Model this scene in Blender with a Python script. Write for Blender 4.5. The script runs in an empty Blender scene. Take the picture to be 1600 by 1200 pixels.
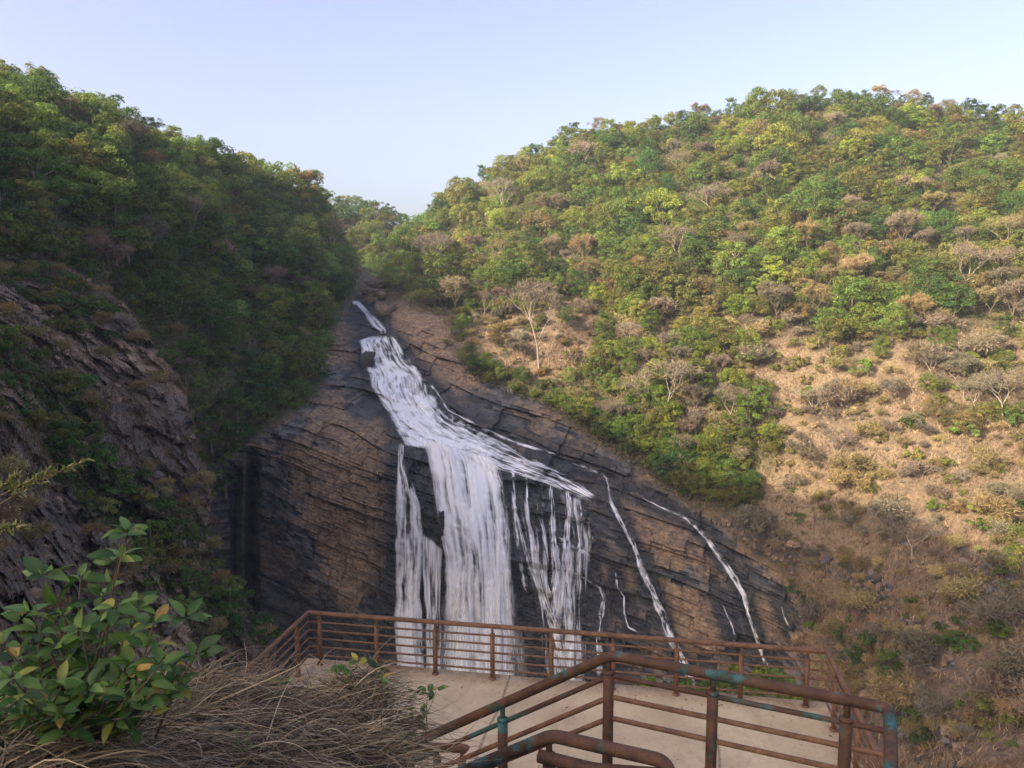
import bpy, math, random
import numpy as np
from mathutils import Vector
R = np.random.default_rng(7)
random.seed(7)
scene = bpy.context.scene
C = scene.collection
F = 1200.0
PITCH = math.radians(6.5)
cP, sP = math.cos(PITCH), math.sin(PITCH)
SUN = np.array([-.72, -.52, .45]); SUN /= np.linalg.norm(SUN)

# ------------------------------------------------------------------ helpers
def ray(px, py):
    px = np.asarray(px, float); py = np.asarray(py, float)
    sx = (px-800)/F; sy = -(py-600)/F
    return np.stack([sx, cP+sy*sP, -sP+sy*cP], -1)
def unproj(px, py, d):
    return ray(px, py)*np.asarray(d, float)[..., None]
def on_plane(px, py, z):
    r = ray(px, py); return r*(z/r[2])

def _h(ix, iy, iz, seed):
    M = np.uint32
    h = (ix.astype(np.int64)*73856093) ^ (iy.astype(np.int64)*19349663) ^ (iz.astype(np.int64)*83492791) ^ (seed*2654435)
    h = (h & 0xffffffff).astype(np.uint64)
    h = ((h ^ (h >> np.uint64(15)))*np.uint64(2246822519)) & np.uint64(0xffffffff)
    h = ((h ^ (h >> np.uint64(13)))*np.uint64(3266489917)) & np.uint64(0xffffffff)
    h = h ^ (h >> np.uint64(16))
    return h.astype(np.float64)/4294967295.0
def hash2(a, b, seed=0):
    a = np.asarray(a); b = np.asarray(b); return _h(a, b, np.zeros_like(a), seed)
def vnoise(p, seed=0):
    p = np.asarray(p, float); i = np.floor(p).astype(np.int64); f = p-i
    u = f*f*f*(f*(f*6-15)+10)
    x, y, z = i[..., 0], i[..., 1], i[..., 2]
    ux, uy, uz = u[..., 0], u[..., 1], u[..., 2]
    def g(a, b, c): return _h(x+a, y+b, z+c, seed)
    x00 = g(0,0,0)*(1-ux)+g(1,0,0)*ux; x10 = g(0,1,0)*(1-ux)+g(1,1,0)*ux
    x01 = g(0,0,1)*(1-ux)+g(1,0,1)*ux; x11 = g(0,1,1)*(1-ux)+g(1,1,1)*ux
    return (x00*(1-uy)+x10*uy)*(1-uz)+(x01*(1-uy)+x11*uy)*uz*1.0
def fbm(p, oct=4, seed=0, gain=.5):
    p = np.asarray(p, float); s = 0; a = 1; t = 0
    for k in range(oct):
        s = s+a*(vnoise(p*2.0**k+17.3*k, seed+k)*2-1); t += a; a *= gain
    return s/t
def ss(a, b, x):
    t = np.clip((x-a)/(b-a), 0, 1); return t*t*(3-2*t)
def inpoly(px, py, poly):
    px = np.asarray(px, float); py = np.asarray(py, float)
    r = np.zeros(px.shape, bool); n = len(poly)
    for k in range(n):
        x1, y1 = poly[k]; x2, y2 = poly[(k+1) % n]
        if y1 == y2: continue
        c = ((y1 > py) != (y2 > py)) & (px < (x2-x1)*(py-y1)/(y2-y1)+x1)
        r ^= c
    return r
def pldist(px, py, line, closed=False):
    d = np.full(np.shape(px), 1e9)
    n = len(line)
    for k in range(n if closed else n-1):
        x1, y1 = line[k][:2]; x2, y2 = line[(k+1) % n][:2]
        L = (x2-x1)**2+(y2-y1)**2+1e-9
        t = np.clip(((px-x1)*(x2-x1)+(py-y1)*(y2-y1))/L, 0, 1)
        d = np.minimum(d, np.hypot(px-x1-t*(x2-x1), py-y1-t*(y2-y1)))
    return d
def sdf(px, py, poly):          # negative inside
    d = pldist(px, py, poly, True)
    return np.where(inpoly(px, py, poly), -d, d)

class TPS:
    def __init__(s, pts, lam=1e-4):
        a = np.array(pts, float); s.x = a[:, :2]/1000; n = len(a)
        K = s.k(np.linalg.norm(s.x[:, None]-s.x[None], axis=-1))+lam*np.eye(n)
        Pm = np.c_[np.ones(n), s.x]
        A = np.block([[K, Pm], [Pm.T, np.zeros((3, 3))]])
        s.w = np.linalg.solve(A, np.r_[a[:, 2], 0, 0, 0])
    def k(s, r): return np.where(r > 1e-9, r*r*np.log(np.maximum(r, 1e-9)), 0)
    def __call__(s, px, py):
        px = np.asarray(px, float); sh = px.shape
        q = np.c_[px.ravel(), np.asarray(py, float).ravel()]/1000
        out = np.empty(len(q))
        for i in range(0, len(q), 60000):
            b = q[i:i+60000]
            K = s.k(np.linalg.norm(b[:, None]-s.x[None], axis=-1))
            out[i:i+60000] = K@s.w[:-3]+np.c_[np.ones(len(b)), b]@s.w[-3:]
        return out.reshape(sh)

def make_mesh(name, V, faces, mats, attrs=None, smooth=False, fmat=None, uv=None):
    """faces: list of int arrays (k,3) / (k,4)"""
    if isinstance(faces, np.ndarray): faces = [faces]
    faces = [np.asarray(f, np.int32) for f in faces if len(f)]
    me = bpy.data.meshes.new(name)
    me.vertices.add(len(V)); me.vertices.foreach_set('co', np.asarray(V, np.float32).ravel())
    nl = sum(f.size for f in faces); npol = sum(len(f) for f in faces)
    me.loops.add(nl); me.polygons.add(npol)
    li = np.concatenate([f.ravel() for f in faces])
    tot = np.concatenate([np.full(len(f), f.shape[1], np.int32) for f in faces])
    st = np.r_[0, np.cumsum(tot)[:-1]].astype(np.int32)
    me.loops.foreach_set('vertex_index', li); me.polygons.foreach_set('loop_start', st)
    if fmat is not None: me.polygons.foreach_set('material_index', np.asarray(fmat, np.int32))
    me.polygons.foreach_set('use_smooth', np.full(npol, smooth))
    for k, v in (attrs or {}).items():
        v = np.asarray(v, np.float32)
        if v.ndim == 1:
            a = me.attributes.new(k, 'FLOAT', 'POINT'); a.data.foreach_set('value', v)
        else:
            a = me.attributes.new(k, 'FLOAT_COLOR', 'POINT')
            a.data.foreach_set('color', np.c_[v[:, :3], np.ones(len(v))].astype(np.float32).ravel())
    if uv is not None:
        l = me.uv_layers.new(name='UVMap'); l.data.foreach_set('uv', np.asarray(uv, np.float32)[li].ravel())
    for m in (mats if isinstance(mats, (list, tuple)) else [mats]): me.materials.append(m)
    me.update(calc_edges=True); me.validate()
    return me
def link(name, me, parent=None, loc=None):
    o = bpy.data.objects.new(name, me); C.objects.link(o)
    if parent is not None: o.parent = parent
    if loc is not None: o.location = loc
    return o
def tag(o, label=None, cat=None, group=None, kind=None):
    if label: o['label'] = label
    if cat: o['category'] = cat
    if group: o['group'] = group
    if kind: o['kind'] = kind
    return o
def empty(name, loc=(0, 0, 0)):
    o = bpy.data.objects.new(name, None); C.objects.link(o); o.location = loc; return o

def grid_faces(ny, nx, mask=None):
    i = np.arange(ny*nx).reshape(ny, nx)
    f = np.stack([i[:-1, :-1], i[1:, :-1], i[1:, 1:], i[:-1, 1:]], -1)
    if mask is not None: return f[mask]
    return f.reshape(-1, 4)
def compact(V, f, *arrs):
    u, inv = np.unique(f, return_inverse=True)
    return (V[u], inv.reshape(f.shape))+tuple(a[u] for a in arrs)

def frames(P):
    P = np.asarray(P, float); T = np.gradient(P, axis=0) if len(P) > 2 else np.repeat((P[1]-P[0])[None], len(P), 0)
    T /= np.linalg.norm(T, axis=1)[:, None]+1e-9
    A = []; ref = np.array([0, 0, 1.]) if abs(T[0][2]) < .9 else np.array([1., 0, 0])
    a = np.cross(T[0], ref); a /= np.linalg.norm(a)
    for t in T:
        a = a-t*np.dot(a, t); a /= np.linalg.norm(a)+1e-9; A.append(a)
    A = np.array(A); return T, A, np.cross(T, A)
class MB:
    def __init__(s): s.V = []; s.F3 = []; s.F4 = []; s.n = 0; s.T = []
    def add(s, V, f4=(), f3=(), tint=None):
        V = np.asarray(V, float)
        if len(f4): s.F4.append(np.asarray(f4)+s.n)
        if len(f3): s.F3.append(np.asarray(f3)+s.n)
        s.V.append(V); s.T.append(np.broadcast_to(np.asarray(tint if tint is not None else (1, 1, 1), float), (len(V), 3))); s.n += len(V)
    def tube(s, P, r, n=8, cap=True, tint=None):
        P = np.asarray(P, float); r = np.broadcast_to(np.asarray(r, float), (len(P),))
        T, A, B = frames(P)
        a = np.linspace(0, 2*np.pi, n, endpoint=False)
        V = P[:, None]+r[:, None, None]*(np.cos(a)[None, :, None]*A[:, None]+np.sin(a)[None, :, None]*B[:, None])
        m = len(P); i = np.arange(m*n).reshape(m, n)
        f = np.stack([i[:-1], np.roll(i, -1, 1)[:-1], np.roll(i, -1, 1)[1:], i[1:]], -1).reshape(-1, 4)
        V = V.reshape(-1, 3); f3 = []
        if cap:
            c0 = len(V); V = np.vstack([V, P[0]-T[0]*r[0]*.35, P[-1]+T[-1]*r[-1]*.35])
            for k in range(n):
                f3.append((c0, (k+1) % n, k)); f3.append((c0+1, (m-1)*n+k, (m-1)*n+(k+1) % n))
        s.add(V, f, f3, tint)
    def box(s, c, h, R3=None, tint=None):
        v = np.array([(x, y, z) for x in (-1, 1) for y in (-1, 1) for z in (-1, 1)], float)*np.asarray(h)
        if R3 is not None: v = v@np.asarray(R3).T
        s.add(v+np.asarray(c), [(0,1,3,2),(4,6,7,5),(0,4,5,1),(2,3,7,6),(0,2,6,4),(1,5,7,3)], tint=tint)
    def arrays(s):
        return (np.vstack(s.V), [np.vstack(f) for f in (s.F4, s.F3) if f], np.vstack(s.T))
    def mesh(s, name, mat, smooth=True):
        V, f, T = s.arrays(); return make_mesh(name, V, f, mat, {'tint': T}, smooth)
def bend(P, r, seg=6):           # round the corners of a polyline
    P = [np.asarray(p, float) for p in P]; out = [P[0]]
    for a, b, c in zip(P, P[1:], P[2:]):
        u = (a-b); v = (c-b); ru = min(r, np.linalg.norm(u)*.45); rv = min(r, np.linalg.norm(v)*.45)
        p = b+u/np.linalg.norm(u)*ru; q = b+v/np.linalg.norm(v)*rv
        for k in range(seg+1):
            t = k/seg; out.append((1-t)**2*p+2*t*(1-t)*b+t*t*q)
    out.append(P[-1]); return np.array(out)

# ------------------------------------------------------------------ materials
class N:
    def __init__(s, name):
        s.m = bpy.data.materials.new(name); s.m.use_nodes = True; s.t = s.m.node_tree; s.t.nodes.clear()
        s.out = s.t.nodes.new('ShaderNodeOutputMaterial')
    def n(s, typ, **k):
        x = s.t.nodes.new(typ)
        for a, b in k.items():
            if a == 'i':
                for kk, vv in b.items():
                    if isinstance(vv, bpy.types.NodeSocket): s.t.links.new(vv, x.inputs[kk])
                    else: x.inputs[kk].default_value = vv
            else: setattr(x, a, b)
        return x
    def attr(s, name, col=False):
        x = s.n('ShaderNodeAttribute', attribute_name=name); return x.outputs['Color' if col else 'Fac']
    def coord(s, scale=(1, 1, 1), rot=(0, 0, 0), which='Object'):
        g = s.n('ShaderNodeTexCoord') if which != 'World' else s.n('ShaderNodeNewGeometry')
        o = g.outputs[which] if which != 'World' else g.outputs['Position']
        return s.n('ShaderNodeMapping', i={'Vector': o, 'Scale': scale, 'Rotation': rot}).outputs[0]
    def noise(s, vec, scale, detail=6, rough=.55, dist=0.):
        return s.n('ShaderNodeTexNoise', i={'Vector': vec, 'Scale': scale, 'Detail': detail, 'Roughness': rough, 'Distortion': dist}).outputs['Fac']
    def ramp(s, f, stops, interp='LINEAR'):
        r = s.n('ShaderNodeValToRGB', i={'Fac': f}); e = r.color_ramp.elements; r.color_ramp.interpolation = interp
        while len(e) < len(stops): e.new(.5)
        for k, (p, c) in enumerate(stops):
            e[k].position = p; e[k].color = (c, c, c, 1) if not isinstance(c, (tuple, list)) else (*c, 1)
        return r.outputs[0]
    def mix(s, f, a, b, mode='MIX'):
        x = s.n('ShaderNodeMix', data_type='RGBA', blend_type=mode)
        for k, v in ((0, f), (6, a), (7, b)):
            if isinstance(v, bpy.types.NodeSocket): s.t.links.new(v, x.inputs[k])
            else: x.inputs[k].default_value = v if not isinstance(v, tuple) else (*v, 1)
        return x.outputs[2]
    def math(s, op, a, b=0., clamp=False):
        x = s.n('ShaderNodeMath', operation=op, use_clamp=clamp)
        for k, v in enumerate((a, b)):
            if isinstance(v, bpy.types.NodeSocket): s.t.links.new(v, x.inputs[k])
            else: x.inputs[k].default_value = v
        return x.outputs[0]
    def bump(s, h, strength=.5, dist=.1, normal=None):
        i = {'Height': h, 'Strength': strength, 'Distance': dist}
        if normal is not None: i['Normal'] = normal
        return s.n('ShaderNodeBump', i=i).outputs[0]
    def bsdf(s, col, rough=.8, normal=None, spec=.3, metal=0.):
        i = {'Base Color': col if isinstance(col, bpy.types.NodeSocket) else (*col, 1), 'Roughness': rough, 'Specular IOR Level': spec, 'Metallic': metal}
        if normal is not None: i['Normal'] = normal
        return s.n('ShaderNodeBsdfPrincipled', i=i).outputs[0]
    def done(s, sh): s.t.links.new(sh, s.out.inputs['Surface']); return s.m

def mat_leaf(name, transl=.3, rough=.6):
    m = N(name)
    oc = m.n('ShaderNodeObjectInfo').outputs['Color']
    col = m.mix(1., oc, m.attr('tint', True), 'MULTIPLY')
    d = m.bsdf(col, rough, spec=.25)
    t = m.n('ShaderNodeBsdfTranslucent', i={'Color': col}).outputs[0]
    return m.done(m.n('ShaderNodeMixShader', i={0: transl, 1: d, 2: t}).outputs[0])
def mat_bark(name, a, b):
    m = N(name); v = m.coord((1, 1, .3))
    return m.done(m.bsdf(m.mix(m.noise(v, 3.), a, b), .9, m.bump(m.noise(v, 8.), .5, .03)))
M_leaf = mat_leaf('leaf', .48)
M_twig = mat_leaf('twig', 0., .9)
M_bark = mat_bark('bark', (.10, .075, .05), (.22, .18, .13))
M_pale = mat_bark('pale_bark', (.26, .21, .16), (.46, .40, .32))

def mat_rock():
    m = N('cliff_rock'); v = m.coord()
    dip = m.coord((.25, .25, 1.5), (0, math.radians(-16), 0))
    big = m.noise(v, .05, 6, .62, .5)
    lay = m.noise(dip, .55, 6, .65, .3)
    fine = m.noise(v, .9, 7, .65)
    drip = m.noise(m.coord((1, 1, .12)), .45, 5, .6)
    blk = m.attr('block')
    chip = m.attr('chip')
    orange = m.mix(m.ramp(fine, [(.35, 0.), (.68, 1.)]), (.185, .12, .068), (.46, .315, .185))
    orange = m.mix(m.ramp(lay, [(.45, 0.), (.62, .6)]), orange, (.12, .092, .075))
    grey = m.mix(m.ramp(m.math('ADD', m.math('MULTIPLY', lay, .5), m.math('MULTIPLY', chip, .5)), [(.3, 0.), (.75, 1.)]), (.040, .042, .045), (.20, .187, .17))
    f = m.math('ADD', m.math('MULTIPLY', big, 1.5), m.math('MULTIPLY', blk, .34))
    f = m.math('ADD', f, m.math('MULTIPLY', chip, .16))
    f = m.math('ADD', f, m.math('MULTIPLY', m.attr('warm'), .72))
    f = m.math('SUBTRACT', f, m.math('MULTIPLY', drip, .35))
    f = m.ramp(m.math('SUBTRACT', f, .31), [(.50, 0.), (.74, 1.)])
    col = m.mix(f, grey, orange)
    col = m.mix(m.ramp(drip, [(.53, 0.), (.68, .7)]), col, (.055, .052, .055))
    col = m.mix(m.math('MULTIPLY', m.attr('crack'), m.ramp(fine, [(.3, .4), (.6, .9)])), col, (.03, .026, .024))
    wet = m.math('MULTIPLY', m.attr('wet'), m.ramp(m.noise(v, .25, 6, .65), [(.22, .55), (.5, 1.)]))
    col = m.mix(wet, col, m.mix(chip, (.022, .024, .026), (.055, .056, .056)))
    col = m.mix(m.math('MULTIPLY', m.attr('moss'), m.ramp(fine, [(.4, .2), (.65, .9)])), col, (.07, .075, .022))
    hgt = m.math('ADD', m.math('MULTIPLY', lay, .7), m.math('MULTIPLY', fine, .9))
    nrm = m.bump(hgt, .9, 1.1)
    rough = m.math('SUBTRACT', .85, m.math('MULTIPLY', wet, .42))
    return m.done(m.bsdf(col, rough, nrm, .4))
M_rock = mat_rock()

def mat_slope(name, soil_a, soil_b, grass, green, rk_=1.):
    m = N(name); v = m.coord()
    n1 = m.noise(v, .05, 5, .6, .5); n2 = m.noise(v, .35, 7, .7); n3 = m.noise(v, 1.3, 6, .75)
    col = m.mix(m.ramp(n2, [(.33, 0.), (.66, 1.)]), soil_a, soil_b)
    col = m.mix(m.ramp(n1, [(.42, 0.), (.6, .7)]), col, grass)
    col = m.mix(m.ramp(n3, [(.47, 0.), (.66, .75)]), col, (.075, .055, .04))
    rocky = m.math('MULTIPLY', m.attr('rocky'), m.ramp(n2, [(.36, .25), (.56, 1.)]))
    rk = m.mix(m.ramp(n3, [(.35, 0.), (.65, 1.)]), tuple(x*rk_ for x in (.035, .034, .036)), tuple(x*rk_ for x in (.15, .125, .10)))
    col = m.mix(rocky, col, rk)
    col = m.mix(m.math('MULTIPLY', m.attr('green'), m.ramp(n3, [(.3, .5), (.6, 1.)])), col, green)
    col = m.mix(1., col, m.ramp(m.attr('chip'), [(0., 1.), (.02, .62), (.55, 1.), (1., 1.3)]), 'MULTIPLY')
    h = m.math('ADD', n2, m.math('MULTIPLY', n3, .5))
    return m.done(m.bsdf(col, .95, m.bump(h, .9, 1.3), .1))
M_slope = mat_slope('dry_slope', (.15, .105, .07), (.36, .255, .165), (.30, .225, .13), (.045, .055, .022))
M_left = mat_slope('shade_lifted_slope', (.13, .10, .08), (.55, .39, .27), (.40, .30, .19), (.075, .095, .035), 1.7)  # paler copy of the slope colours, standing in for brighter light in shade

def mat_water():
    m = N('falling_water')
    uv = m.n('ShaderNodeUVMap').outputs[0]
    st = m.n('ShaderNodeMapping', i={'Vector': uv, 'Scale': (1., .07, 1.)}).outputs[0]
    n = m.noise(st, .55, 5, .65, .25)
    a = m.math('ADD', m.attr('foam'), m.math('MULTIPLY', m.math('SUBTRACT', n, .5), .9))
    a = m.ramp(a, [(.10, 0.), (.42, .45), (.88, .98)])
    a = m.math('MULTIPLY', a, m.ramp(m.attr('foam'), [(0., 0.), (.15, 1.)]))
    d = m.bsdf((.95, .955, .97), .5, spec=.4)
    tl = m.n('ShaderNodeBsdfTranslucent', i={'Color': (.80, .83, .88, 1)}).outputs[0]
    w = m.n('ShaderNodeMixShader', i={0: .15, 1: d, 2: tl}).outputs[0]
    tr = m.n('ShaderNodeBsdfTransparent').outputs[0]
    return m.done(m.n('ShaderNodeMixShader', i={0: a, 1: tr, 2: w}).outputs[0])
M_water = mat_water()

def mat_rust(name, paint, dk=1.):
    m = N(name); v = m.coord()
    n = m.noise(v, 9., 7, .65); n2 = m.noise(v, 70., 4, .7); n3 = m.noise(v, 2.2, 5, .6)
    col = m.mix(m.ramp(n, [(.3, 0.), (.7, 1.)]), tuple(x*dk for x in (.075, .042, .028)), tuple(x*dk for x in (.235, .120, .064)))
    col = m.mix(m.ramp(n2, [(.45, 0.), (.7, .6)]), col, (.045, .028, .022))
    z = m.n('ShaderNodeSeparateXYZ', i={0: m.n('ShaderNodeNewGeometry').outputs['Normal']}).outputs[2]
    up = m.ramp(z, [(0., 0.), (.75, 1.)])
    teal = m.math('MULTIPLY', m.ramp(n3, [(.52, 0.), (.57, 1.)]), m.ramp(n, [(.38, 0.), (.52, 1.)]))
    col = m.mix(m.math('MULTIPLY', teal, paint), col, m.mix(m.ramp(n, [(.45, 0.), (.7, 1.)]), (.018, .065, .05), (.06, .17, .19)))
    return m.done(m.bsdf(col, .75, m.bump(m.math('ADD', n, m.math('MULTIPLY', n2, .6)), .5, .006), .3))
M_rust = mat_rust('rusty_steel', .0)
M_rustp = mat_rust('rusty_painted_steel', .95, .55)

def mat_concrete():
    m = N('cement_floor'); v = m.coord()
    n = m.noise(v, .9, 7, .6); f = m.noise(v, 14., 6, .7); g = m.noise(v, 90., 3, .7)
    col = m.mix(m.ramp(n, [(.32, 0.), (.7, 1.)]), (.41, .32, .20), (.54, .43, .28))
    col = m.mix(m.ramp(f, [(.5, 0.), (.75, .35)]), col, (.17, .125, .09))
    col = m.mix(m.ramp(m.noise(m.coord((1., .35, 1.)), 1.6, 6, .7, .6), [(.52, 0.), (.72, .5)]), col, (.24, .165, .105))
    col = m.mix(m.ramp(m.noise(v, 5., 3, .5), [(.70, 0.), (.74, .7)]), col, (.13, .09, .06))
    col = m.mix(m.math('MULTIPLY', m.attr('rust'), m.ramp(f, [(.3, .4), (.6, 1.)])), col, (.16, .075, .035))
    col = m.mix(m.math('MULTIPLY', m.attr('scuff'), m.ramp(f, [(.55, 0.), (.66, .5)])), col, (.50, .44, .37))
    col = m.mix(m.math('MULTIPLY', m.attr('joint'), m.ramp(f, [(.3, .35), (.55, .8)])), col, (.12, .09, .065))
    return m.done(m.bsdf(col, .9, m.bump(m.math('ADD', f, g), .25, .01), .2))
M_conc = mat_concrete()
def mat_soil():
    m = N('litter_soil'); v = m.coord()
    n = m.noise(v, 5., 8, .7); f = m.noise(v, 30., 6, .7)
    col = m.mix(n, (.06, .043, .03), (.20, .145, .095)); col = m.mix(m.ramp(f, [(.5, 0.), (.7, .8)]), col, (.035, .026, .02))
    return m.done(m.bsdf(col, .95, m.bump(m.math('ADD', n, f), .8, .05), .1))
M_soil = mat_soil()

# ------------------------------------------------------------------ terrain
RIDGE = np.array([(-320,75),(0,140),(60,150),(130,185),(200,205),(290,235),(330,252),(430,280),(500,315),(525,340),(548,385),(575,428),(600,436),(622,405),(650,365),(690,305),(740,288),(800,256),(850,236),(930,208),(1000,202),(1100,190),(1180,176),(1250,165),(1330,158),(1450,168),(1600,195),(1900,235)], float)
def ridge_y(px): return np.interp(px, RIDGE[:, 0], RIDGE[:, 1])
CP = [ # left hill
 (-300,80,185),(0,140,203),(100,170,216),(200,205,235),(300,240,256),(400,270,282),(500,315,312),(540,370,335),
 (-300,300,140),(0,300,158),(150,300,180),(300,350,212),(400,400,240),(500,420,268),(545,440,290),
 (-300,600,112),(0,600,150),(200,600,178),(300,560,190),(350,620,197),(420,600,214),(490,560,238),(480,500,250),
 (330,800,206),(390,760,212),(390,900,211),(390,1060,208),(200,900,190),(0,1000,160),(-300,1200,120),(200,1200,190),
 # falls massif
 (590,430,330),(560,468,292),(600,505,272),(590,528,262),(540,560,246),(600,600,236),(640,560,252),(560,640,222),(640,650,223),(690,640,230),
 (500,660,212),(460,800,207),(540,760,203),(620,692,204),(700,706,205),(780,735,206),(850,750,207),(930,775,207),
 (550,900,201),(620,800,200),(620,1050,196),(800,800,199),(800,1050,194),(900,850,200),(900,1050,193),(480,1100,202),
 (800,700,219),(900,722,217),(1000,770,210),(1000,850,201),(1000,1000,194),(1100,860,200),(1100,1000,190),(1200,950,190),(1240,1050,182),(800,1250,188),(1100,1250,182),
 # right hill
 (650,365,400),(740,288,405),(850,236,395),(960,205,386),(1100,190,372),(1250,165,362),(1330,158,356),(1450,168,350),(1600,195,342),(1900,235,320),
 (650,430,325),(800,400,322),(1000,380,305),(1200,370,290),(1400,360,280),(1600,360,268),(1900,360,250),
 (630,500,266),(720,540,257),(820,560,250),(1000,560,236),(1200,560,224),(1400,560,212),(1600,560,200),(1900,560,180),
 (900,660,228),(1000,720,218),(1100,780,208),(1200,800,196),(1400,800,172),(1600,800,152),(1900,800,132),
 (1260,960,182),(1400,1000,142),(1600,1000,116),(1900,1000,96),(1300,1200,140),(1400,1200,112),(1600,1200,88),(1900,1200,70)]
BASE = TPS(CP, 2e-5)
MASSIF = [(312,735),(345,712),(384,690),(430,664),(480,636),(508,600),(503,545),(518,512),(538,482),(550,460),(590,448),(610,472),(650,482),(690,500),(712,545),(735,588),(790,606),(850,632),(895,664),(945,702),(1005,738),(1070,786),(1120,812),(1180,868),(1236,922),(1266,985),(1270,1060),(1262,1290),(312,1290)]
# water paths in picture coordinates (x, y, width)
RIB = {
 'top': [(548,470,8),(560,475,16),(571,486,13),(580,497,22),(590,508,25),(599,517,16),(597,526,30)],
 's1a': [(672,600,8),(700,640,8),(722,652,6),(760,672,6),(800,690,7),(860,708,6),(900,724,6),(940,741,8)],
 's1': [(941,740,7),(948,748,6),(955,785,7),(964,805,9),(976,824,11),(990,852,12),(1000,884,18),(1012,910,18),(1023,935,20),(1035,962,24),(1044,990,24),(1060,1020,22),(1075,1050,22),(1090,1090,20)],
 's2a': [(948,752,4),(975,766,4),(1004,778,4),(1040,796,4),(1068,808,4)],
 's2': [(1060,804,4),(1072,810,7),(1088,824,12),(1105,843,11),(1122,866,12),(1135,884,16),(1150,908,17),(1162,930,14),(1168,958,9),(1180,990,9),(1192,1025,12),(1205,1060,14)],
 's3': [(893,893,6),(920,908,6),(938,918,8),(944,935,9),(940,960,16),(936,1000,20),(938,1060,24)],
 's4': [(962,890,5),(964,918,5),(975,932,6),(975,958,6),(982,980,6),(1000,990,4)],
 's5': [(1128,943,3),(1138,965,4),(1144,980,4),(1150,1000,3)],
 's6': [(1218,938,2),(1226,965,3),(1234,985,3)],
 'e1': [(957,780,3),(945,786,8),(968,806,9),(975,815,5)],
}
VEIL = [ # right-hand strands: path, density
 ([(800,728,8),(803,770,9),(806,830,10),(812,870,9),(822,930,8)],.62),
 ([(822,736,4),(823,770,4),(824,812,5)],.62),
 ([(846,748,3),(847,790,3),(849,850,3)],.45),
 ([(860,752,9),(862,790,11),(864,830,14),(868,880,18),(868,980,24),(872,1080,30)],.62),
 ([(886,764,10),(889,800,11),(885,840,18),(884,890,22),(888,980,22),(890,1080,24)],.78),
 ([(905,772,5),(909,800,6),(906,850,7),(903,862,7)],.55),
 ([(806,800,7),(818,850,9),(830,890,9),(845,925,11),(858,960,16),(870,990,24),(880,1050,24)],.72),
 ([(834,838,6),(838,868,7),(850,900,8),(860,940,12)],.62),
 ([(868,836,6),(892,852,7),(914,864,6),(928,876,5)],.7),
 ([(918,800,3),(922,830,3),(928,850,3)],.4),
 ([(774,770,6),(778,800,8),(780,826,10)],.5),
 ([(736,835,30),(744,850,30),(750,870,40)],.5),
]
BODY = { # left edge, right edge, density
 'cascade': ([(582,522),(558,532),(560,545),(563,566),(572,585),(573,605),(584,622),(598,640),(606,656),(614,672),(622,690),(626,700)],
             [(612,522),(624,532),(634,546),(648,566),(668,585),(674,605),(676,622),(684,640),(702,656),(735,674),(775,697),(800,716)], .92),
 'face': ([(796,738),(808,830),(822,900),(840,1000),(840,1220)], [(928,784),(936,850),(930,930),(925,1000),(925,1220)], .15),
 'spray': ([(684,850),(650,960),(628,1060),(620,1220)], [(812,850),(826,960),(842,1060),(850,1220)], .30),
 'apron': ([(676,606),(716,648),(760,674),(805,697),(855,724),(900,748),(936,776)],
           [(612,660),(640,690),(700,708),(745,724),(790,740),(850,756),(925,790)], .42),
 'curtain': ([(644,676),(655,694),(666,740),(672,790),(680,830),(688,870),(690,950),(690,1060),(690,1220)],
             [(782,716),(792,738),(797,762),(799,780),(804,830),(803,870),(807,950),(812,1060),(816,1220)], .86),
 'left': ([(621,688),(621,726),(617,745),(614,820),(614,900),(614,1000),(618,1220)],
          [(633,690),(631,726),(646,745),(664,800),(664,850),(660,950),(668,1050),(678,1220)], .66),
 'between': ([(654,826),(658,900),(662,1000),(668,1220)], [(694,856),(692,950),(692,1050),(692,1220)], .62),
 'veil': ([(855,846),(862,920),(862,1220)], [(916,858),(912,930),(902,1220)], .30),
}
def wet_mask(px, py):
    d = np.full(np.shape(px), 1e9)
    for k, p in RIB.items(): d = np.minimum(d, pldist(px, py, p)-6)
    for p, _ in VEIL: d = np.minimum(d, pldist(px, py, p)-8)
    for k, (l, r, _) in BODY.items(): d = np.minimum(d, sdf(px, py, l+r[::-1]))
    return d
def massif_w(px, py): return ss(10, -10, sdf(px, py, MASSIF))
def strata(P, px, py):
    w = fbm(P*.05, 3, 3)*1.6
    x, y, z = P[..., 0], P[..., 1], P[..., 2]
    u = x*.92-y*.38
    L = z*.96+u*.27+w*.8
    out = 0; blk = None; crk = 0
    for h, bw, amp, sd in ((5.6, 10., 2.3, 1), (2.4, 5.0, .95, 2), (.8, 2.2, .36, 3)):
        li = np.floor(L/h).astype(np.int64)
        off = hash2(li, li*0, 10+sd)*bw
        bi = np.floor((u+off+fbm(P*.25, 2, 40+sd)*1.2)/bw).astype(np.int64)
        hv = hash2(li, bi, 20+sd)
        fr = L/h-li
        out = out-amp*(hv-.5)-amp*.35*(1-fr)      # overhanging ledges
        ub = (u+off+fbm(P*.25, 2, 40+sd)*1.2)/bw; fb = np.abs(ub-bi-.5)*2
        gate = ss(-.15, .12, fbm(P*.12, 2, 80+sd))*(hash2(li, li*0, 70+sd) > .3)
        crk = np.maximum(crk, gate*np.maximum(ss(.16/h, .05/h, fr), ss(1-.3/bw, 1-.1/bw, fb)*(hash2(li, bi, 60+sd) > .45))*{1: .95, 2: .6, 3: .22}[sd])
        if sd == 2: blk = hv
        if sd == 3: blk = np.stack([blk, hv, crk], -1)
    out = out+fbm(P*.08, 4, 9)*2.4+fbm(P*.9, 3, 12)*.25
    return out, blk
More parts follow.
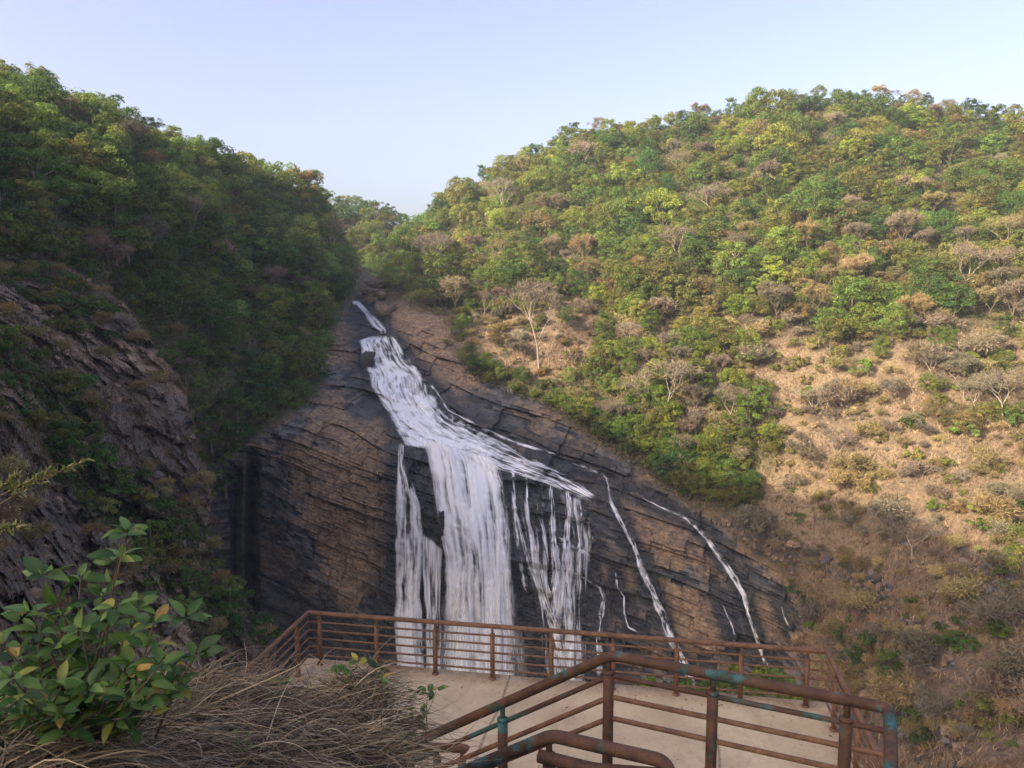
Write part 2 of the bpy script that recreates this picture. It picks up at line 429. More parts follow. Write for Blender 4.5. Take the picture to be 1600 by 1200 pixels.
def surf(px, py, want=False):
    px = np.asarray(px, float); py = np.asarray(py, float)
    ry = ridge_y(px); k = np.maximum(ry-py, 0); pyc = np.maximum(py, ry)
    D = BASE(px, pyc); P = unproj(px, pyc, D)
    mw = massif_w(px, pyc)
    st, blk = strata(P, px, pyc)
    st = st+8*np.exp(-((px-394)/8)**2)*ss(690, 730, pyc)+4*np.exp(-((px-368)/5)**2)*ss(720, 750, pyc)-3*np.exp(-((px-381)/6)**2)*ss(700, 740, pyc)
    hill = fbm(P*.035, 4, 5)*4.5+fbm(P*.16, 4, 6)*1.5
    # rubble and gullies on the bare slope
    low = ss(420, 640, pyc)
    hill = hill+low*(np.abs(fbm(P*np.array([.1, .1, .05]), 4, 15))*-4.0+1)+low*fbm(P*.6, 3, 16)*.7
    ww = 0
    P = unproj(px, pyc, D+mw*st+(1-mw)*hill)
    bx = np.where(px < 580, -.75, 0.15); by = np.where(px < 580, .65, 1.)
    P[..., 0] += bx*k*.9; P[..., 1] += by*k*.9; P[..., 2] -= .25*k+.004*k*k
    return (P, mw, blk) if want else P

def sheet(x0, x1, y0, y1, st, keep):
    xs = np.arange(x0, x1+st, st); ys = np.arange(y0, y1+st, st)
    PX, PY = np.meshgrid(xs, ys)
    P, mw, blk = surf(PX, PY, True)
    cx = (PX[:-1, :-1]+PX[1:, 1:])/2; cy = (PY[:-1, :-1]+PY[1:, 1:])/2
    f = grid_faces(len(ys), len(xs), keep(cx, cy))
    return compact(P.reshape(-1, 3), f, PX.ravel(), PY.ravel(), blk.reshape(-1, 3))

ORANGE = [([(480,650),(530,640),(600,690),(612,800),(600,900),(540,960),(500,880),(440,720)], .55), ([(612,476),(700,500),(712,560),(760,610),(690,600),(650,560),(612,520)], 1.1),
          ([(955,765),(1040,800),(1100,830),(1120,880),(1060,890),(1000,850)], 1.1), ([(1040,910),(1110,940),(1120,1010),(1055,1010)], 1.1), ([(1180,930),(1230,950),(1245,1010),(1190,1000)], .9),
          ([(1090,1000),(1000,1100),(900,1100),(1000,1010)], .2), ([(780,700),(930,770),(945,800),(850,740)], .7), ([(510,500),(560,530),(560,570),(505,560)], .7), ([(985,820),(1080,880),(1170,930),(1130,900)], .8), ([(930,880),(985,890),(985,930),(940,915)], .9),
          ([(700,640),(880,700),(940,735),(800,690)], .35), ([(590,650),(625,670),(622,690),(585,690)], .6), ([(1240,980),(1265,985),(1265,1020),(1240,1015)], 1.)]
V, f, px, py, blk = sheet(306, 1290, 440, 1200, 1.4, lambda x, y: (sdf(x, y, MASSIF) < 3))
wd = wet_mask(px, py)
warm = np.zeros(len(px))
for poly, a in ORANGE: warm = np.maximum(warm, a*ss(14, -14, sdf(px, py, poly)))
wet_dark = [[(600,690),(618,690),(614,1000),(560,1010),(590,800)], [(690,600),(740,612),(890,680),(760,665)], [(800,740),(930,790),(940,880),(1010,1000),(960,1250),(600,1250),(615,1000)], [(300,740),(440,740),(470,900),(560,960),(620,1000),(620,1200),(300,1200)]]  # wet rock by the water; last outline darkens gorge corner and lower left face
wet = ss(34, 4, wd)*.97
for p, a in zip(wet_dark, (.95, .6, .85, .72)): wet = np.maximum(wet, a*ss(18, -18, sdf(px, py, p)))
moss = np.maximum(ss(11, 2, pldist(px, py, [(380,680),(383,760),(380,860),(384,930)])), ss(8, 1, pldist(px, py, [(404,690),(406,790)])))
wet = wet*(1-.55*np.clip(warm, 0, 1)*ss(3, 12, wd))
cl = link('cliff_terrain', make_mesh('cliff_terrain', V, f, M_rock, {'warm': warm, 'wet': wet, 'moss': moss, 'block': blk[:, 0], 'chip': blk[:, 1], 'crack': blk[:, 2]}, False))
tag(cl, 'layered orange and black rock cliff behind the waterfall', None, None, 'structure')

ROCKY = [[(1120,810),(1200,815),(1260,860),(1240,900),(1180,862)], [(1290,880),(1370,900),(1400,960),(1340,960)], [(1420,960),(1480,1010),(1500,1050),(1420,1030)], [(1390,1050),(1470,1100),(1520,1180),(1400,1150)], [(1500,860),(1600,880),(1600,960),(1520,930)],
         [(1460,535),(1545,545),(1545,590),(1470,590)], [(1255,620),(1345,630),(1345,660),(1265,660)], [(1290,1000),(1360,1010),(1330,1060)]]
FOR_R = [(600,300),(600,440),(640,475),(700,492),(800,476),(880,470),(950,492),(1060,500),(1150,485),(1250,525),(1330,548),(1400,528),(1500,510),(1600,512),(1900,500),(1900,0),(600,0)]
FOR_M = [(880,600),(955,535),(1100,480),(1165,520),(1180,600),(1222,690),(1210,735),(1110,765),(960,705),(900,650)]
GROVE = [(690,560),(760,572),(870,618),(930,640),(1010,690),(1100,720),(1190,775),(1180,812),(1080,792),(1000,738),(940,700),(880,650),(720,600)]
FOR_L = [(-320,0),(520,200),(552,400),(560,440),(522,500),(505,550),(500,600),(478,632),(430,660),(396,700),(330,720),(290,620),(-320,620)]
def rocky(px, py):
    r = np.zeros(np.shape(px))
    for p in ROCKY: r = np.maximum(r, ss(14, -10, sdf(px, py, p)))
    return r
def green_w(px, py):
    g = np.maximum(ss(30, -20, sdf(px, py, FOR_R))*.8, ss(20, -15, sdf(px, py, FOR_M))*.55)
    return np.maximum(g, ss(16, -10, sdf(px, py, GROVE))*.8)
V, f, px, py, blk = sheet(580, 1880, 60, 1280, 4, lambda x, y: ((sdf(x, y, MASSIF) > -6) & (x > 590) & (y > ridge_y(x)-110)))
VR, fR, pxR, pyR = V, f, px, py
hr = link('wooded_hill', make_mesh('wooded_hill', V, f, M_slope, {'rocky': rocky(px, py), 'green': green_w(px, py), 'chip': np.full(len(px), .55)}, True))
tag(hr, 'sunlit hillside of dry tan earth under forest across the gorge', None, None, 'structure')
V, f, px, py, blk = sheet(-320, 604, 0, 1280, 4, lambda x, y: ((sdf(x, y, MASSIF) > -6) & (x < 594) & (y > ridge_y(x)-110)))
VL, fL, pxL, pyL = V, f, px, py
hl = link('wooded_hill', make_mesh('shaded_hill', V, f, M_left, {'rocky': np.full(len(px), .25), 'green': ss(40, -20, sdf(px, py, FOR_L))*.9, 'chip': np.full(len(px), .55)}, True))
tag(hl, 'steep shaded forest hillside to the side of the waterfall gorge', None, None, 'structure')

# near rocky buttress with its silhouette wrapped backwards
SIL = np.array([(340,-30),(372,10),(395,60),(420,110),(455,165),(475,195),(520,228),(560,258),(610,290),(650,297),(700,304),(760,330),(800,328),(835,322),(880,336),(920,352),(960,398),(1040,425),(1300,470)], float)
def sil_x(py): return np.interp(py, SIL[:, 0], SIL[:, 1])
BT = TPS([(-300,300,112),(-30,345,150),(20,400,146),(110,430,150),(195,478,150),(240,540,140),(290,620,132),(300,700,126),(326,780,121),(335,880,115),(398,960,112),(430,1060,108),(470,1300,95),
          (-300,500,86),(0,520,108),(100,560,117),(180,600,121),(0,700,86),(120,720,101),(220,720,114),(0,900,66),(120,900,84),(230,900,97),(0,1100,52),(200,1100,72),(-300,900,50),(-300,1300,36),(200,1300,60)], 2e-5)
def but(a, py, deform=True):
    sx = sil_x(py); px = np.minimum(a, sx); k = np.maximum(a-sx, 0)
    D = BT(px, py); P = unproj(px, py, D)
    n = fbm(P*.06, 4, 31)*5+np.abs(fbm(P*np.array([.14, .14, .06]), 4, 32))*-6+fbm(P*1.3, 3, 34)*.35
    hv1 = hv2 = 0
    if deform:
        uu_ = P[..., 0]*.6+P[..., 1]*.8+fbm(P*.12, 3, 35)*4; zz_ = P[..., 2]+fbm(P*.1, 3, 36)*4+uu_*.35
        for h_, b_, a_, s_ in ((5.5, 3.2, 3.4, 1), (2.0, 1.3, 1.5, 2), (.8, .6, .5, 3)):
            li = np.floor(zz_/h_).astype(np.int64); bi = np.floor((uu_+hash2(li, li*0, 300+s_)*b_)/b_).astype(np.int64); hv = hash2(li, bi, 310+s_)
            n = n-a_*(hv-.5)-a_*.3*(1-(zz_/h_-li)); hv1 = hv1+hv*(.5 if s_ == 2 else .25)
        but.chip = np.clip(hv1, .03, 1)
    P = unproj(px, py, D+n) if deform else P
    P[..., 0] += ((px-800)/F*.8-.22)*k; P[..., 1] += .75*k
    return P
xs = np.arange(-160, 560, 1.8); ys = np.arange(330, 1200, 1.8)
A_, Y_ = np.meshgrid(xs, ys); PB = but(A_, Y_); chB = but.chip
top = np.interp(xs, [-320, -30, 60, 195, 560], [300, 340, 400, 476, 800])
cx = (A_[:-1, :-1]+A_[1:, 1:])/2; cy = (Y_[:-1, :-1]+Y_[1:, 1:])/2
keepm = (cx < sil_x(cy)+95)
V, f, pxB, pyB, chB = compact(PB.reshape(-1, 3), grid_faces(len(ys), len(xs), keepm), A_.ravel(), Y_.ravel(), chB.ravel())
VB, fB = V, f
grn = ss(.08, .3, fbm(V*.05, 4, 51))*.8
bt = link('buttress_terrain', make_mesh('buttress_terrain', V, f, M_left, {'rocky': ss(-.1, .25, fbm(V*.045, 3, 52)), 'green': grn, 'chip': chB}, False))
tag(bt, 'rugged brown rock buttress in shade in front of the gorge corner', None, None, 'structure')

# distant hill in the notch
FR = np.array([(380,300),(500,322),(540,332),(600,345),(650,366),(700,390),(820,420)], float)
FH = TPS([(380,300,450),(540,330,450),(650,366,450),(820,420,450),(380,480,365),(560,480,365),(650,480,365),(820,480,380)], 1e-4)
xs = np.arange(380, 820, 5.); ys = np.arange(240, 480, 5.); A_, Y_ = np.meshgrid(xs, ys)
ry = np.interp(A_, FR[:, 0], FR[:, 1]); k = np.maximum(ry-Y_, 0); yc = np.maximum(Y_, ry)
D = FH(A_, yc); P = unproj(A_, yc, D); P = unproj(A_, yc, D+fbm(P*.02, 4, 61)*10); P[..., 1] += 1.2*k; P[..., 2] -= .4*k
VF, fF = P.reshape(-1, 3), grid_faces(len(ys), len(xs)); pxF, pyF = A_.ravel(), Y_.ravel()
fh = link('distant_hill', make_mesh('distant_hill', VF, fF, M_slope, {'rocky': np.zeros(len(VF)), 'green': np.ones(len(VF)), 'chip': np.full(len(VF), .55)}, True))
tag(fh, 'far forested hill filling the notch above the falls', None, None, 'structure')

# hillside the viewpoint stands on: rises to the ridge on the sun side, runs on behind the viewer
xs = np.arange(-330, 120, 3.); ys = np.arange(-260, 205, 3.); X, Y = np.meshgrid(xs, ys)
zr = np.interp(Y, [-260,-80,-32,20,118,200,260], [92,98,95,88,60,58,52])
P = np.stack([X, Y, 0*X], -1)
xr = -136+fbm(P*.02, 3, 71)*10
zc = np.interp(Y, [-260, 0, 120, 200], [8, -3, -40, -60])
tt = np.clip((X-xr)/(0-xr), 0, 2.0)
Z = np.where(X < xr, zr-(xr-X)*.45, zr+(zc-zr)*(tt**.9)-np.maximum(X-2, 0)*.35)
Z = Z+fbm(P*.05, 4, 72)*4*ss(8, 30, np.hypot(X, Y))+fbm(P*.2, 3, 73)*1.6*ss(8, 30, np.hypot(X, Y))-1.5*ss(40, 5, np.hypot(X, Y))
P[..., 2] = Z
cx = (X[:-1, :-1]+X[1:, 1:])/2; cy = (Y[:-1, :-1]+Y[1:, 1:])/2
keep = np.where(cy > -7, cx < -.74*np.maximum(cy, 0)-11, True)
V, f = compact(P.reshape(-1, 3), grid_faces(len(ys), len(xs), keep))
VH, fH = V, f
hs = link('viewpoint_hill', make_mesh('viewpoint_hill', V, f, M_left, {'rocky': np.full(len(V), .3), 'green': ss(-.1, .2, fbm(V*.03, 3, 75)), 'chip': np.full(len(V), .55)}, True))
tag(hs, 'hillside that carries the viewpoint and shades the gorge', None, None, 'structure')
# gorge floor far below
xs = np.arange(-260, 420, 12.); ys = np.arange(10, 330, 12.); X, Y = np.meshgrid(xs, ys)
P = np.stack([X, Y, -118+fbm(np.stack([X, Y, 0*X], -1)*.03, 3, 77)*6], -1)
gf = link('gorge_ground', make_mesh('gorge_ground', P.reshape(-1, 3), grid_faces(len(ys), len(xs)), M_left, {'rocky': np.ones(P[..., 0].size), 'green': np.zeros(P[..., 0].size), 'chip': np.full(P[..., 0].size, .55)}, True))
tag(gf, 'rocky gorge floor far below the viewpoint', None, None, 'structure')

# ------------------------------------------------------------------ water
def water_mesh(name, Lp, Rp, dens, off, lift, seed, label, spread=1.1, along=2.6, edge=.16, dr=None, fine=5.5, fade=7, con=1., slen=75., froth=.0):
    Lp = np.array(Lp, float); Rp = np.array(Rp, float)
    if len(Lp) != len(Rp):
        def rs(Q, n):
            g = np.r_[0, np.cumsum(np.hypot(*np.diff(Q[:, :2], axis=0).T))]; return np.stack([np.interp(np.linspace(0, g[-1], n), g, Q[:, k]) for k in (0, 1)], -1)
        Lp, Rp = rs(Lp, 16), rs(Rp, 16)
    mid = (Lp[:, :2]+Rp[:, :2])/2; seg = np.r_[0, np.cumsum(np.hypot(*np.diff(mid, axis=0).T))]
    T = np.arange(0, seg[-1], along)
    l = np.stack([np.interp(T, seg, Lp[:, k]) for k in (0, 1)], -1); r = np.stack([np.interp(T, seg, Rp[:, k]) for k in (0, 1)], -1)
    w = np.hypot(*(l-r).T).max(); n = max(5, int(w/spread)); S = np.linspace(0, 1, n)
    q = l[:, None]*(1-S[None, :, None])+r[:, None]*S[None, :, None]
    ws = np.hypot(*(l-r).T)[:, None]
    # ragged edges
    q0 = np.stack([q[..., 0]/14., q[..., 1]/40., 0*q[..., 0]], -1)
    px = q[..., 0]+fbm(q0, 3, seed+3)*3*np.minimum(1, ws/40); py = q[..., 1]+0*px
    SS = np.broadcast_to(S[None], px.shape); TT = np.broadcast_to(T[:, None], px.shape)
    pos = SS*np.mean(ws)
    nz = fbm(np.stack([pos/fine, TT/slen, 0*pos+seed], -1), 4, seed)
    nz2 = fbm(np.stack([pos/20., TT/(slen*.8), 0*pos+seed], -1), 3, seed+5)
    e = ss(0, edge, SS)*ss(0, edge, 1-SS)
    nz3 = fbm(np.stack([pos/2.2, TT/(slen*.55), 0*pos+seed], -1), 3, seed+9)
    fr_ = fbm(np.stack([pos/4.5+nz*1.5, TT/6.5, 0*pos+seed], -1), 4, seed+13)*froth
    dn = dens if dr is None else dens+(dr-dens)*SS
    foam = (.35+.65*e)*np.clip(dn+con*(.75*nz+.55*nz2+.45*nz3)+fr_, 0, 1.1)
    foam = np.clip(foam-(1-e)*(.35+.5*nz3), 0, 1.1)*ss(0, fade, TT)*ss(0, .5, e)*ss(0, fade*1.6, T[-1]-TT)
    P = surf(px, py)
    D = np.linalg.norm(P, axis=-1); D0 = D
    # water leaves the rock: smooth it downstream, lift it off
    k = np.ones(lift)/lift; h_ = max(1, lift//3)
    Dpad = np.pad(D, ((h_, h_), (0, 0)), 'edge'); D = np.min([Dpad[q_:q_+len(T)] for q_ in range(2*h_+1)], 0) if lift > 10 else D
    Dp = np.apply_along_axis(lambda a: np.convolve(np.pad(a, (lift//2, lift-1-lift//2), 'edge'), k, 'valid'), 0, D)
    if lift > 10: Dp = np.apply_along_axis(lambda a: np.convolve(np.pad(a, (lift//2, lift-1-lift//2), 'edge'), k, 'valid'), 0, Dp)
    Dp = Dp-off-.35*nz-.4*nz2-fr_*1.2
    if name in ('stream_water', 'strand_water') or dens < .35: foam = foam*.78
    P = P/D0[..., None]*Dp[..., None]
    me = make_mesh(name, P.reshape(-1, 3), grid_faces(*px.shape), M_water, {'foam': foam.ravel()}, True, uv=np.c_[pos.ravel(), TT.ravel()])
    return tag(link(name, me), label, None, 'water of the falls', 'structure')
lab = {'cascade': 'white stepped upper cascade above the main drop', 'apron': 'thin sheet of water sliding over the slanting ledge', 'curtain': 'widest white curtain of the main drop',
       'left': 'narrower white fall beside the dry cliff face', 'between': 'thin veil between the two thickest falls', 'spray': 'soft spray drifting off the lower half of the main drop', 'face': 'hair thin strands spread over the dark face', 'veil': 'faint veil of spray on the dark rock face'}
sd = 100
for k, (l, r, d) in BODY.items():
    water_mesh('waterfall_water', l, r, d, {'curtain': 1.5, 'spray': 4.}.get(k, 1.0), 42 if k in ('spray', 'curtain', 'left', 'between', 'veil') else 5, sd, lab[k], along=2.2, dr={'cascade': .5, 'apron': .5}.get(k), fine={'face': 2.6, 'apron': 3.2, 'spray': 26}.get(k, 5.5), fade={'spray': 120}.get(k, 10), con={'cascade': .75, 'curtain': .8, 'spray': .5}.get(k, 1.), slen={'cascade': 24., 'apron': 42., 'left': 60.}.get(k, 80.), froth={'cascade': .6, 'apron': .4, 'curtain': .22, 'left': .25}.get(k, 0.)); sd += 11
def ribbon(path, dens, label, nm='stream_water', off=.7):
    p = np.array(path, float); t = np.gradient(p[:, :2], axis=0); t /= np.hypot(*t.T)[:, None]
    nrm = np.c_[-t[:, 1], t[:, 0]]; h = p[:, 2:3]/2*(.8 if nm == 'stream_water' else 1.1)+1.1
    global sd
    sd += 7
    return water_mesh(nm, p[:, :2]+nrm*h, p[:, :2]-nrm*h, dens, off, 5, sd, label, spread=.8, along=2.2, edge=.42, fine=1.7, slen=22., froth=.5)
rl = {'top': 'white stream entering the falls from the notch', 's1a': 'thin rill along the top of the slanting ledge', 's1': 'slim white cascade down the orange rock in the middle',
      's2a': 'dark wet rill with a thread of water along the upper rock edge', 's2': 'slim cascade along the edge of the rock by the dry slope', 's3': 'short thin fall over a dark step', 's4': 'small trickle between two orange blocks',
      's5': 'faint trickle on dark rock beside the slim cascade', 's6': 'smallest trickle at the end of the rock face', 'e1': 'short side spurt beside the slim middle cascade'}
for k, p in RIB.items(): ribbon(p, {'top': .72, 's1': .58, 's2': .55, 's2a': .22}.get(k, .46), rl[k])
vl = ['strand of water nearest the main curtain', 'short thin strand beside the main curtain', 'hair thin strand on the dark face', 'broad thin strand down the middle of the dark face', 'brightest strand on the dark face',
      'short strand by the last orange ledge', 'slanting white strand crossing the dark face', 'smaller slanting strand above the long one', 'water edging a slanting step', 'last hair thin strand of the face', 'thin strand splitting off the main curtain', 'bright splash halfway down the main curtain']
for (p, d), L in zip(VEIL, vl): ribbon(p, d*.85, L, 'strand_water')

# ------------------------------------------------------------------ boulders
def boulder(px, py, w, h, label, seed, d_off=-1.5, wetv=.7, warm=0.):
    D = float(BASE(np.array([px]), np.array([py]))[0])+d_off
    c = unproj(np.array(px), np.array(py), np.array(D))
    m = D/F
    n = 22; th = np.linspace(0, np.pi, n); ph = np.linspace(0, 2*np.pi, 2*n, endpoint=False)
    T, Pp = np.meshgrid(th, ph, indexing='ij')
    d = np.stack([np.sin(T)*np.cos(Pp), np.sin(T)*np.sin(Pp), np.cos(T)], -1)
    g = np.sign(d)*np.abs(d)**.8; g /= np.maximum(np.abs(g).max(-1, keepdims=True), .85)
    r = 1+fbm(d*1.2+seed, 3, seed)*.55-np.abs(fbm(d*2.6+seed, 4, seed+50))*.5
    v = g*r[..., None]*np.array([w*m/2, w*m/2, h*m/2])
    i = np.arange(n*2*n).reshape(n, 2*n)
    f = np.stack([i[:-1], i[1:], np.roll(i, -1, 1)[1:], np.roll(i, -1, 1)[:-1]], -1).reshape(-1, 4)
    V = v.reshape(-1, 3); N_ = len(V)
    me = make_mesh('boulder', V, f, M_rock, {'wet': np.full(N_, wetv), 'warm': np.full(N_, warm), 'moss': np.zeros(N_), 'block': np.full(N_, .5), 'chip': np.full(N_, .5), 'crack': np.zeros(N_)}, True)
    o = link('boulder', me, loc=c); return tag(o, label, 'boulder', 'boulders in and beside the falls')
boulder(576, 566, 24, 34, 'black wet boulder in the upper cascade', 1, -3.0)
boulder(690, 818, 9, 42, 'tall black rock spike standing in the main curtain', 2, -3.2, .95)
boulder(584, 462, 40, 20, 'brown slab at the mouth of the notch', 3, -2, .2, .5)
boulder(604, 486, 32, 26, 'brown block beside the stream above the falls', 4, -2, .35, .4)
boulder(588, 444, 40, 16, 'grey boulder furthest up in the notch', 5, -2, .4, .2)
boulder(1248, 998, 26, 30, 'pale orange block at the end of the rock face', 8, -2, .0, .9)

# ------------------------------------------------------------------ trees
def cards(pos, nrm, size, asp, rng):
    n = len(pos)
    t = rng.normal(size=(n, 3)); t -= nrm*np.sum(t*nrm, 1)[:, None]; t /= np.linalg.norm(t, axis=1)[:, None]+1e-9
    b = np.cross(nrm, t); a = size[:, None]*t; b = b*size[:, None]*asp
    V = np.stack([pos-a, pos+b*.8-a*.1+nrm*size[:, None]*.15, pos+a, pos-b*.8+a*.1+nrm*size[:, None]*.15], 1)
    return V.reshape(-1, 3), np.arange(4*n).reshape(n, 4)
def leafy(seed, Rr, Hh, base, nb, npb, card, droop=0., flat=False):
    rng = np.random.default_rng(seed); mb = MB(); tk = MB()
    bl = []
    while len(bl) < nb:
        d = rng.normal(size=3); d /= np.linalg.norm(d)
        if d[2] < -.7: continue
        r = rng.uniform(.45, 1.)**.6
        sc = 1-.25*max(0, d[2]); lump = 1+.28*math.sin(3*math.atan2(d[1], d[0])+seed)+.15*math.sin(5*math.atan2(d[1], d[0])+2*seed)
        c = np.array([d[0]*Rr*r*lump, d[1]*Rr*r*lump, base+Hh*.42+d[2]*Hh*.52*r])
        bl.append((c, Rr*rng.uniform(.20, .36)))
    for c, br in bl:
        n = int(npb*rng.uniform(.6, 1.35)); d = rng.normal(size=(n, 3)); d /= np.linalg.norm(d, axis=1)[:, None]
        d[:, 2] = np.where(d[:, 2] < -.4, -d[:, 2], d[:, 2])
        rr = br*(rng.uniform(.45, 1.12, n)**.5)
        pos = c+d*rr[:, None]*np.array([1.1, 1.1, .62 if flat else .8])
        nr = d+rng.normal(size=(n, 3))*.45+np.array([0, 0, .35]); nr /= np.linalg.norm(nr, axis=1)[:, None]
        V, f = cards(pos, nr, card*rng.uniform(.6, 1.3, n), .62, rng)
        tb = rng.uniform(.72, 1.28); hue = rng.normal()*.08
        ti = tb*rng.uniform(.8, 1.2, n)[:, None]*np.array([1+hue+.0, 1, 1-hue])
        mb.add(V, f, tint=np.repeat(ti, 4, 0))
    tk.tube([(0,0,-2.5),(.1,0,base*.5),(.0,.1,base),(.2,.1,base+Hh*.4)], [.34,.26,.2,.08], 6)
    for c, br in bl[:7]:
        s = np.array([0, .05, base*rng.uniform(.6, 1.05)]); tk.tube([s, (s+c)/2+np.array([0, 0, -.3]), c], [.15, .1, .04], 5)
    return mb, tk
def bare(seed, h, spread, levels=5, flat=.5, twigs=9, tl=1.1, tw=.055, sq=.75):
    rng = np.random.default_rng(seed); tk = MB(); ends = []
    def grow(p, d, L, r, lv):
        q = p+d*L*.55+rng.normal(size=3)*L*.05; e = q+(d+rng.normal(size=3)*.15)*L*.5
        tk.tube([p, q, e], [r, r*.85, r*.68], 5 if lv < 2 else 3, cap=False)
        if lv >= 2: ends.append((q, d)); 
        if lv == levels: ends.append((e, d)); ends.append((e, d)); return
        n = rng.integers(2, 4) if lv else rng.integers(3, 5)
        a0 = rng.uniform(0, 6.28)
        for k in range(n):
            a = a0+k*6.28/n+rng.normal()*.4; out = np.array([math.cos(a), math.sin(a), 0])
            nd = d*.75+out*spread*rng.uniform(.6, 1.2)+np.array([0, 0, flat*.3]); nd /= np.linalg.norm(nd)
            if lv >= 2: nd[2] *= sq
            grow(e, nd, L*rng.uniform(.58, .78), r*.62, lv+1)
    grow(np.array([0, 0, -1.5]), np.array([rng.normal()*.06, rng.normal()*.06, 1.]), h*.5, h*.022, 0)
    tm = MB(); E = np.array([e for e, d in ends]); Dn = np.array([d for e, d in ends])
    E = np.repeat(E, twigs, 0); Dn = np.repeat(Dn, twigs, 0); n = len(E)
    dd = Dn*.6+rng.normal(size=(n, 3))*.6; dd /= np.linalg.norm(dd, axis=1)[:, None]
    L = tl*rng.uniform(.4, 1.2, n)[:, None]; S = E+rng.normal(size=(n, 3))*.25
    w = np.cross(dd, rng.normal(size=(n, 3))); w /= np.linalg.norm(w, axis=1)[:, None]
    V = np.stack([S-w*tw, S+w*tw, S+dd*L*.6+w*tw*.7+rng.normal(size=(n, 3))*.06, S+dd*L], 1).reshape(-1, 3)
    tm.add(V, np.arange(4*n).reshape(n, 4), tint=np.repeat(rng.uniform(.7, 1.25, (n, 1))*np.ones(3), 4, 0))
    return tm, tk
def palm(seed):
    rng = np.random.default_rng(seed); mb = MB(); tk = MB()
    tk.tube([(0,0,-1),(.1,0,3),(.15,.05,6)], [.2,.16,.13], 6)
    for k in range(16):
        a = k*2.4+rng.normal()*.2; up = rng.uniform(.2, 1.1); o = np.array([math.cos(a), math.sin(a), 0])
        t = np.linspace(0, 1, 8); P = np.array([.15, .05, 6.])+o*(2.8*t)[:, None]+np.array([0, 0, 1.])*(up*2*t-2.6*t*t)[:, None]
        side = np.cross(o, [0, 0, 1])
        for j in range(1, 8):
            for s in (-1, 1):
                tip = P[j]+side*s*.8*(1-.4*t[j])+o*.35+np.array([0, 0, -.35]); w = o*.12
                mb.add([P[j]-w, P[j]+w, tip], f3=[(0, 1, 2)], tint=np.ones(3)*rng.uniform(.8, 1.2))
    return mb, tk
PROTO = {}
def reg(kind, i, mbtk, leafmat, barkmat):
    mb, tk = mbtk
    PROTO.setdefault(kind, []).append({'crown': mb.mesh(kind+'_crown', leafmat, False), 'trunk': tk.mesh(kind+'_trunk', barkmat, True), 'arr': mb.arrays(), 'tarr': tk.arrays()})
for i in range(6): reg('tree', i, leafy(200+i, 4.3+.5*(i % 3), 9.0+1.6*(i % 4), 1.6, 44, 68, .33), M_leaf, M_bark)
for i in range(3): reg('umbrella', i, leafy(220+i, 5.6, 5.5, 3.2, 36, 62, .33, flat=True), M_leaf, M_pale)
for i in range(4): reg('shrub', i, leafy(240+i, 2.3, 3.0, .2, 16, 42, .30), M_leaf, M_bark)
for i in range(5): reg('bare', i, bare(260+i, 10.5, .62, 5, .55, 4, 1.2, .035, .92), M_twig, M_pale)
for i in range(3): reg('twiggy', i, bare(280+i, 10., .58, 5, .8, 10, 1.2, .05, 1.0), M_twig, M_bark)
for i in range(3): reg('dryshrub', i, bare(290+i, 3.6, .9, 4, .6, 6, .8, .035, 1.), M_twig, M_bark)
for i in range(2): reg('palm', i, palm(300+i), M_leaf, M_pale)

def place(kind, pos, sc, rz, col, name, label, cat, group, zs=1., idx=None):
    p = PROTO[kind][random.randrange(len(PROTO[kind])) if idx is None else idx]
    e = empty(name, pos); e.rotation_euler = (random.uniform(-.06, .06), random.uniform(-.06, .06), rz); e.scale = (sc, sc, sc*zs)
    tag(e, label, cat, group)
    t = link('trunk', p['trunk'], e); c = link('crown', p['crown'], e)
    c.color = (*col, 1); return e

GREEN = {'dark': (.085, .150, .034), 'mid': (.150, .212, .042), 'olive': (.205, .210, .052), 'yellow': (.240, .285, .046), 'brown': (.255, .200, .085), 'rusty': (.28, .185, .06), 'grey': (.19, .155, .105), 'pale': (.26, .215, .15)}
def jit(c, a=.18):
    b = math.exp(random.gauss(0, a)); return tuple(max(.004, x*b*math.exp(random.gauss(0, .045))) for x in c)

def scatter(V, f, px, py, wfun, n, mind, seed, taken=None):
    rng = np.random.default_rng(seed)
    a = V[f]; ar = np.linalg.norm(np.cross(a[:, 2]-a[:, 0], a[:, 3]-a[:, 1]), axis=1)/2
    cx = px[f].mean(1); cy = py[f].mean(1)
    w = ar*wfun(cx, cy, a.mean(1)); w = w/w.sum()
    ids = rng.choice(len(f), size=n*6, p=w)
    uv = rng.uniform(size=(len(ids), 2)); q = a[ids]
    P = q[:, 0]*((1-uv[:, 0])*(1-uv[:, 1]))[:, None]+q[:, 1]*((1-uv[:, 0])*uv[:, 1])[:, None]+q[:, 2]*(uv[:, 0]*uv[:, 1])[:, None]+q[:, 3]*(uv[:, 0]*(1-uv[:, 1]))[:, None]
    g = taken if taken is not None else {}
    out = []
    for k in range(len(ids)):
        p = P[k]; c = tuple(np.floor(p/mind).astype(int)); ok = True
        for i in (-1, 0, 1):
            for j in (-1, 0, 1):
                for l in (-1, 0, 1):
                    for o in g.get((c[0]+i, c[1]+j, c[2]+l), ()):
                        if (p[0]-o[0])**2+(p[1]-o[1])**2+(p[2]-o[2])**2 < mind*mind: ok = False; break
                    if not ok: break
                if not ok: break
            if not ok: break
        if ok:
            g.setdefault(c, []).append(p); out.append((p, cx[ids[k]], cy[ids[k]]))
            if len(out) >= n: break
    return out

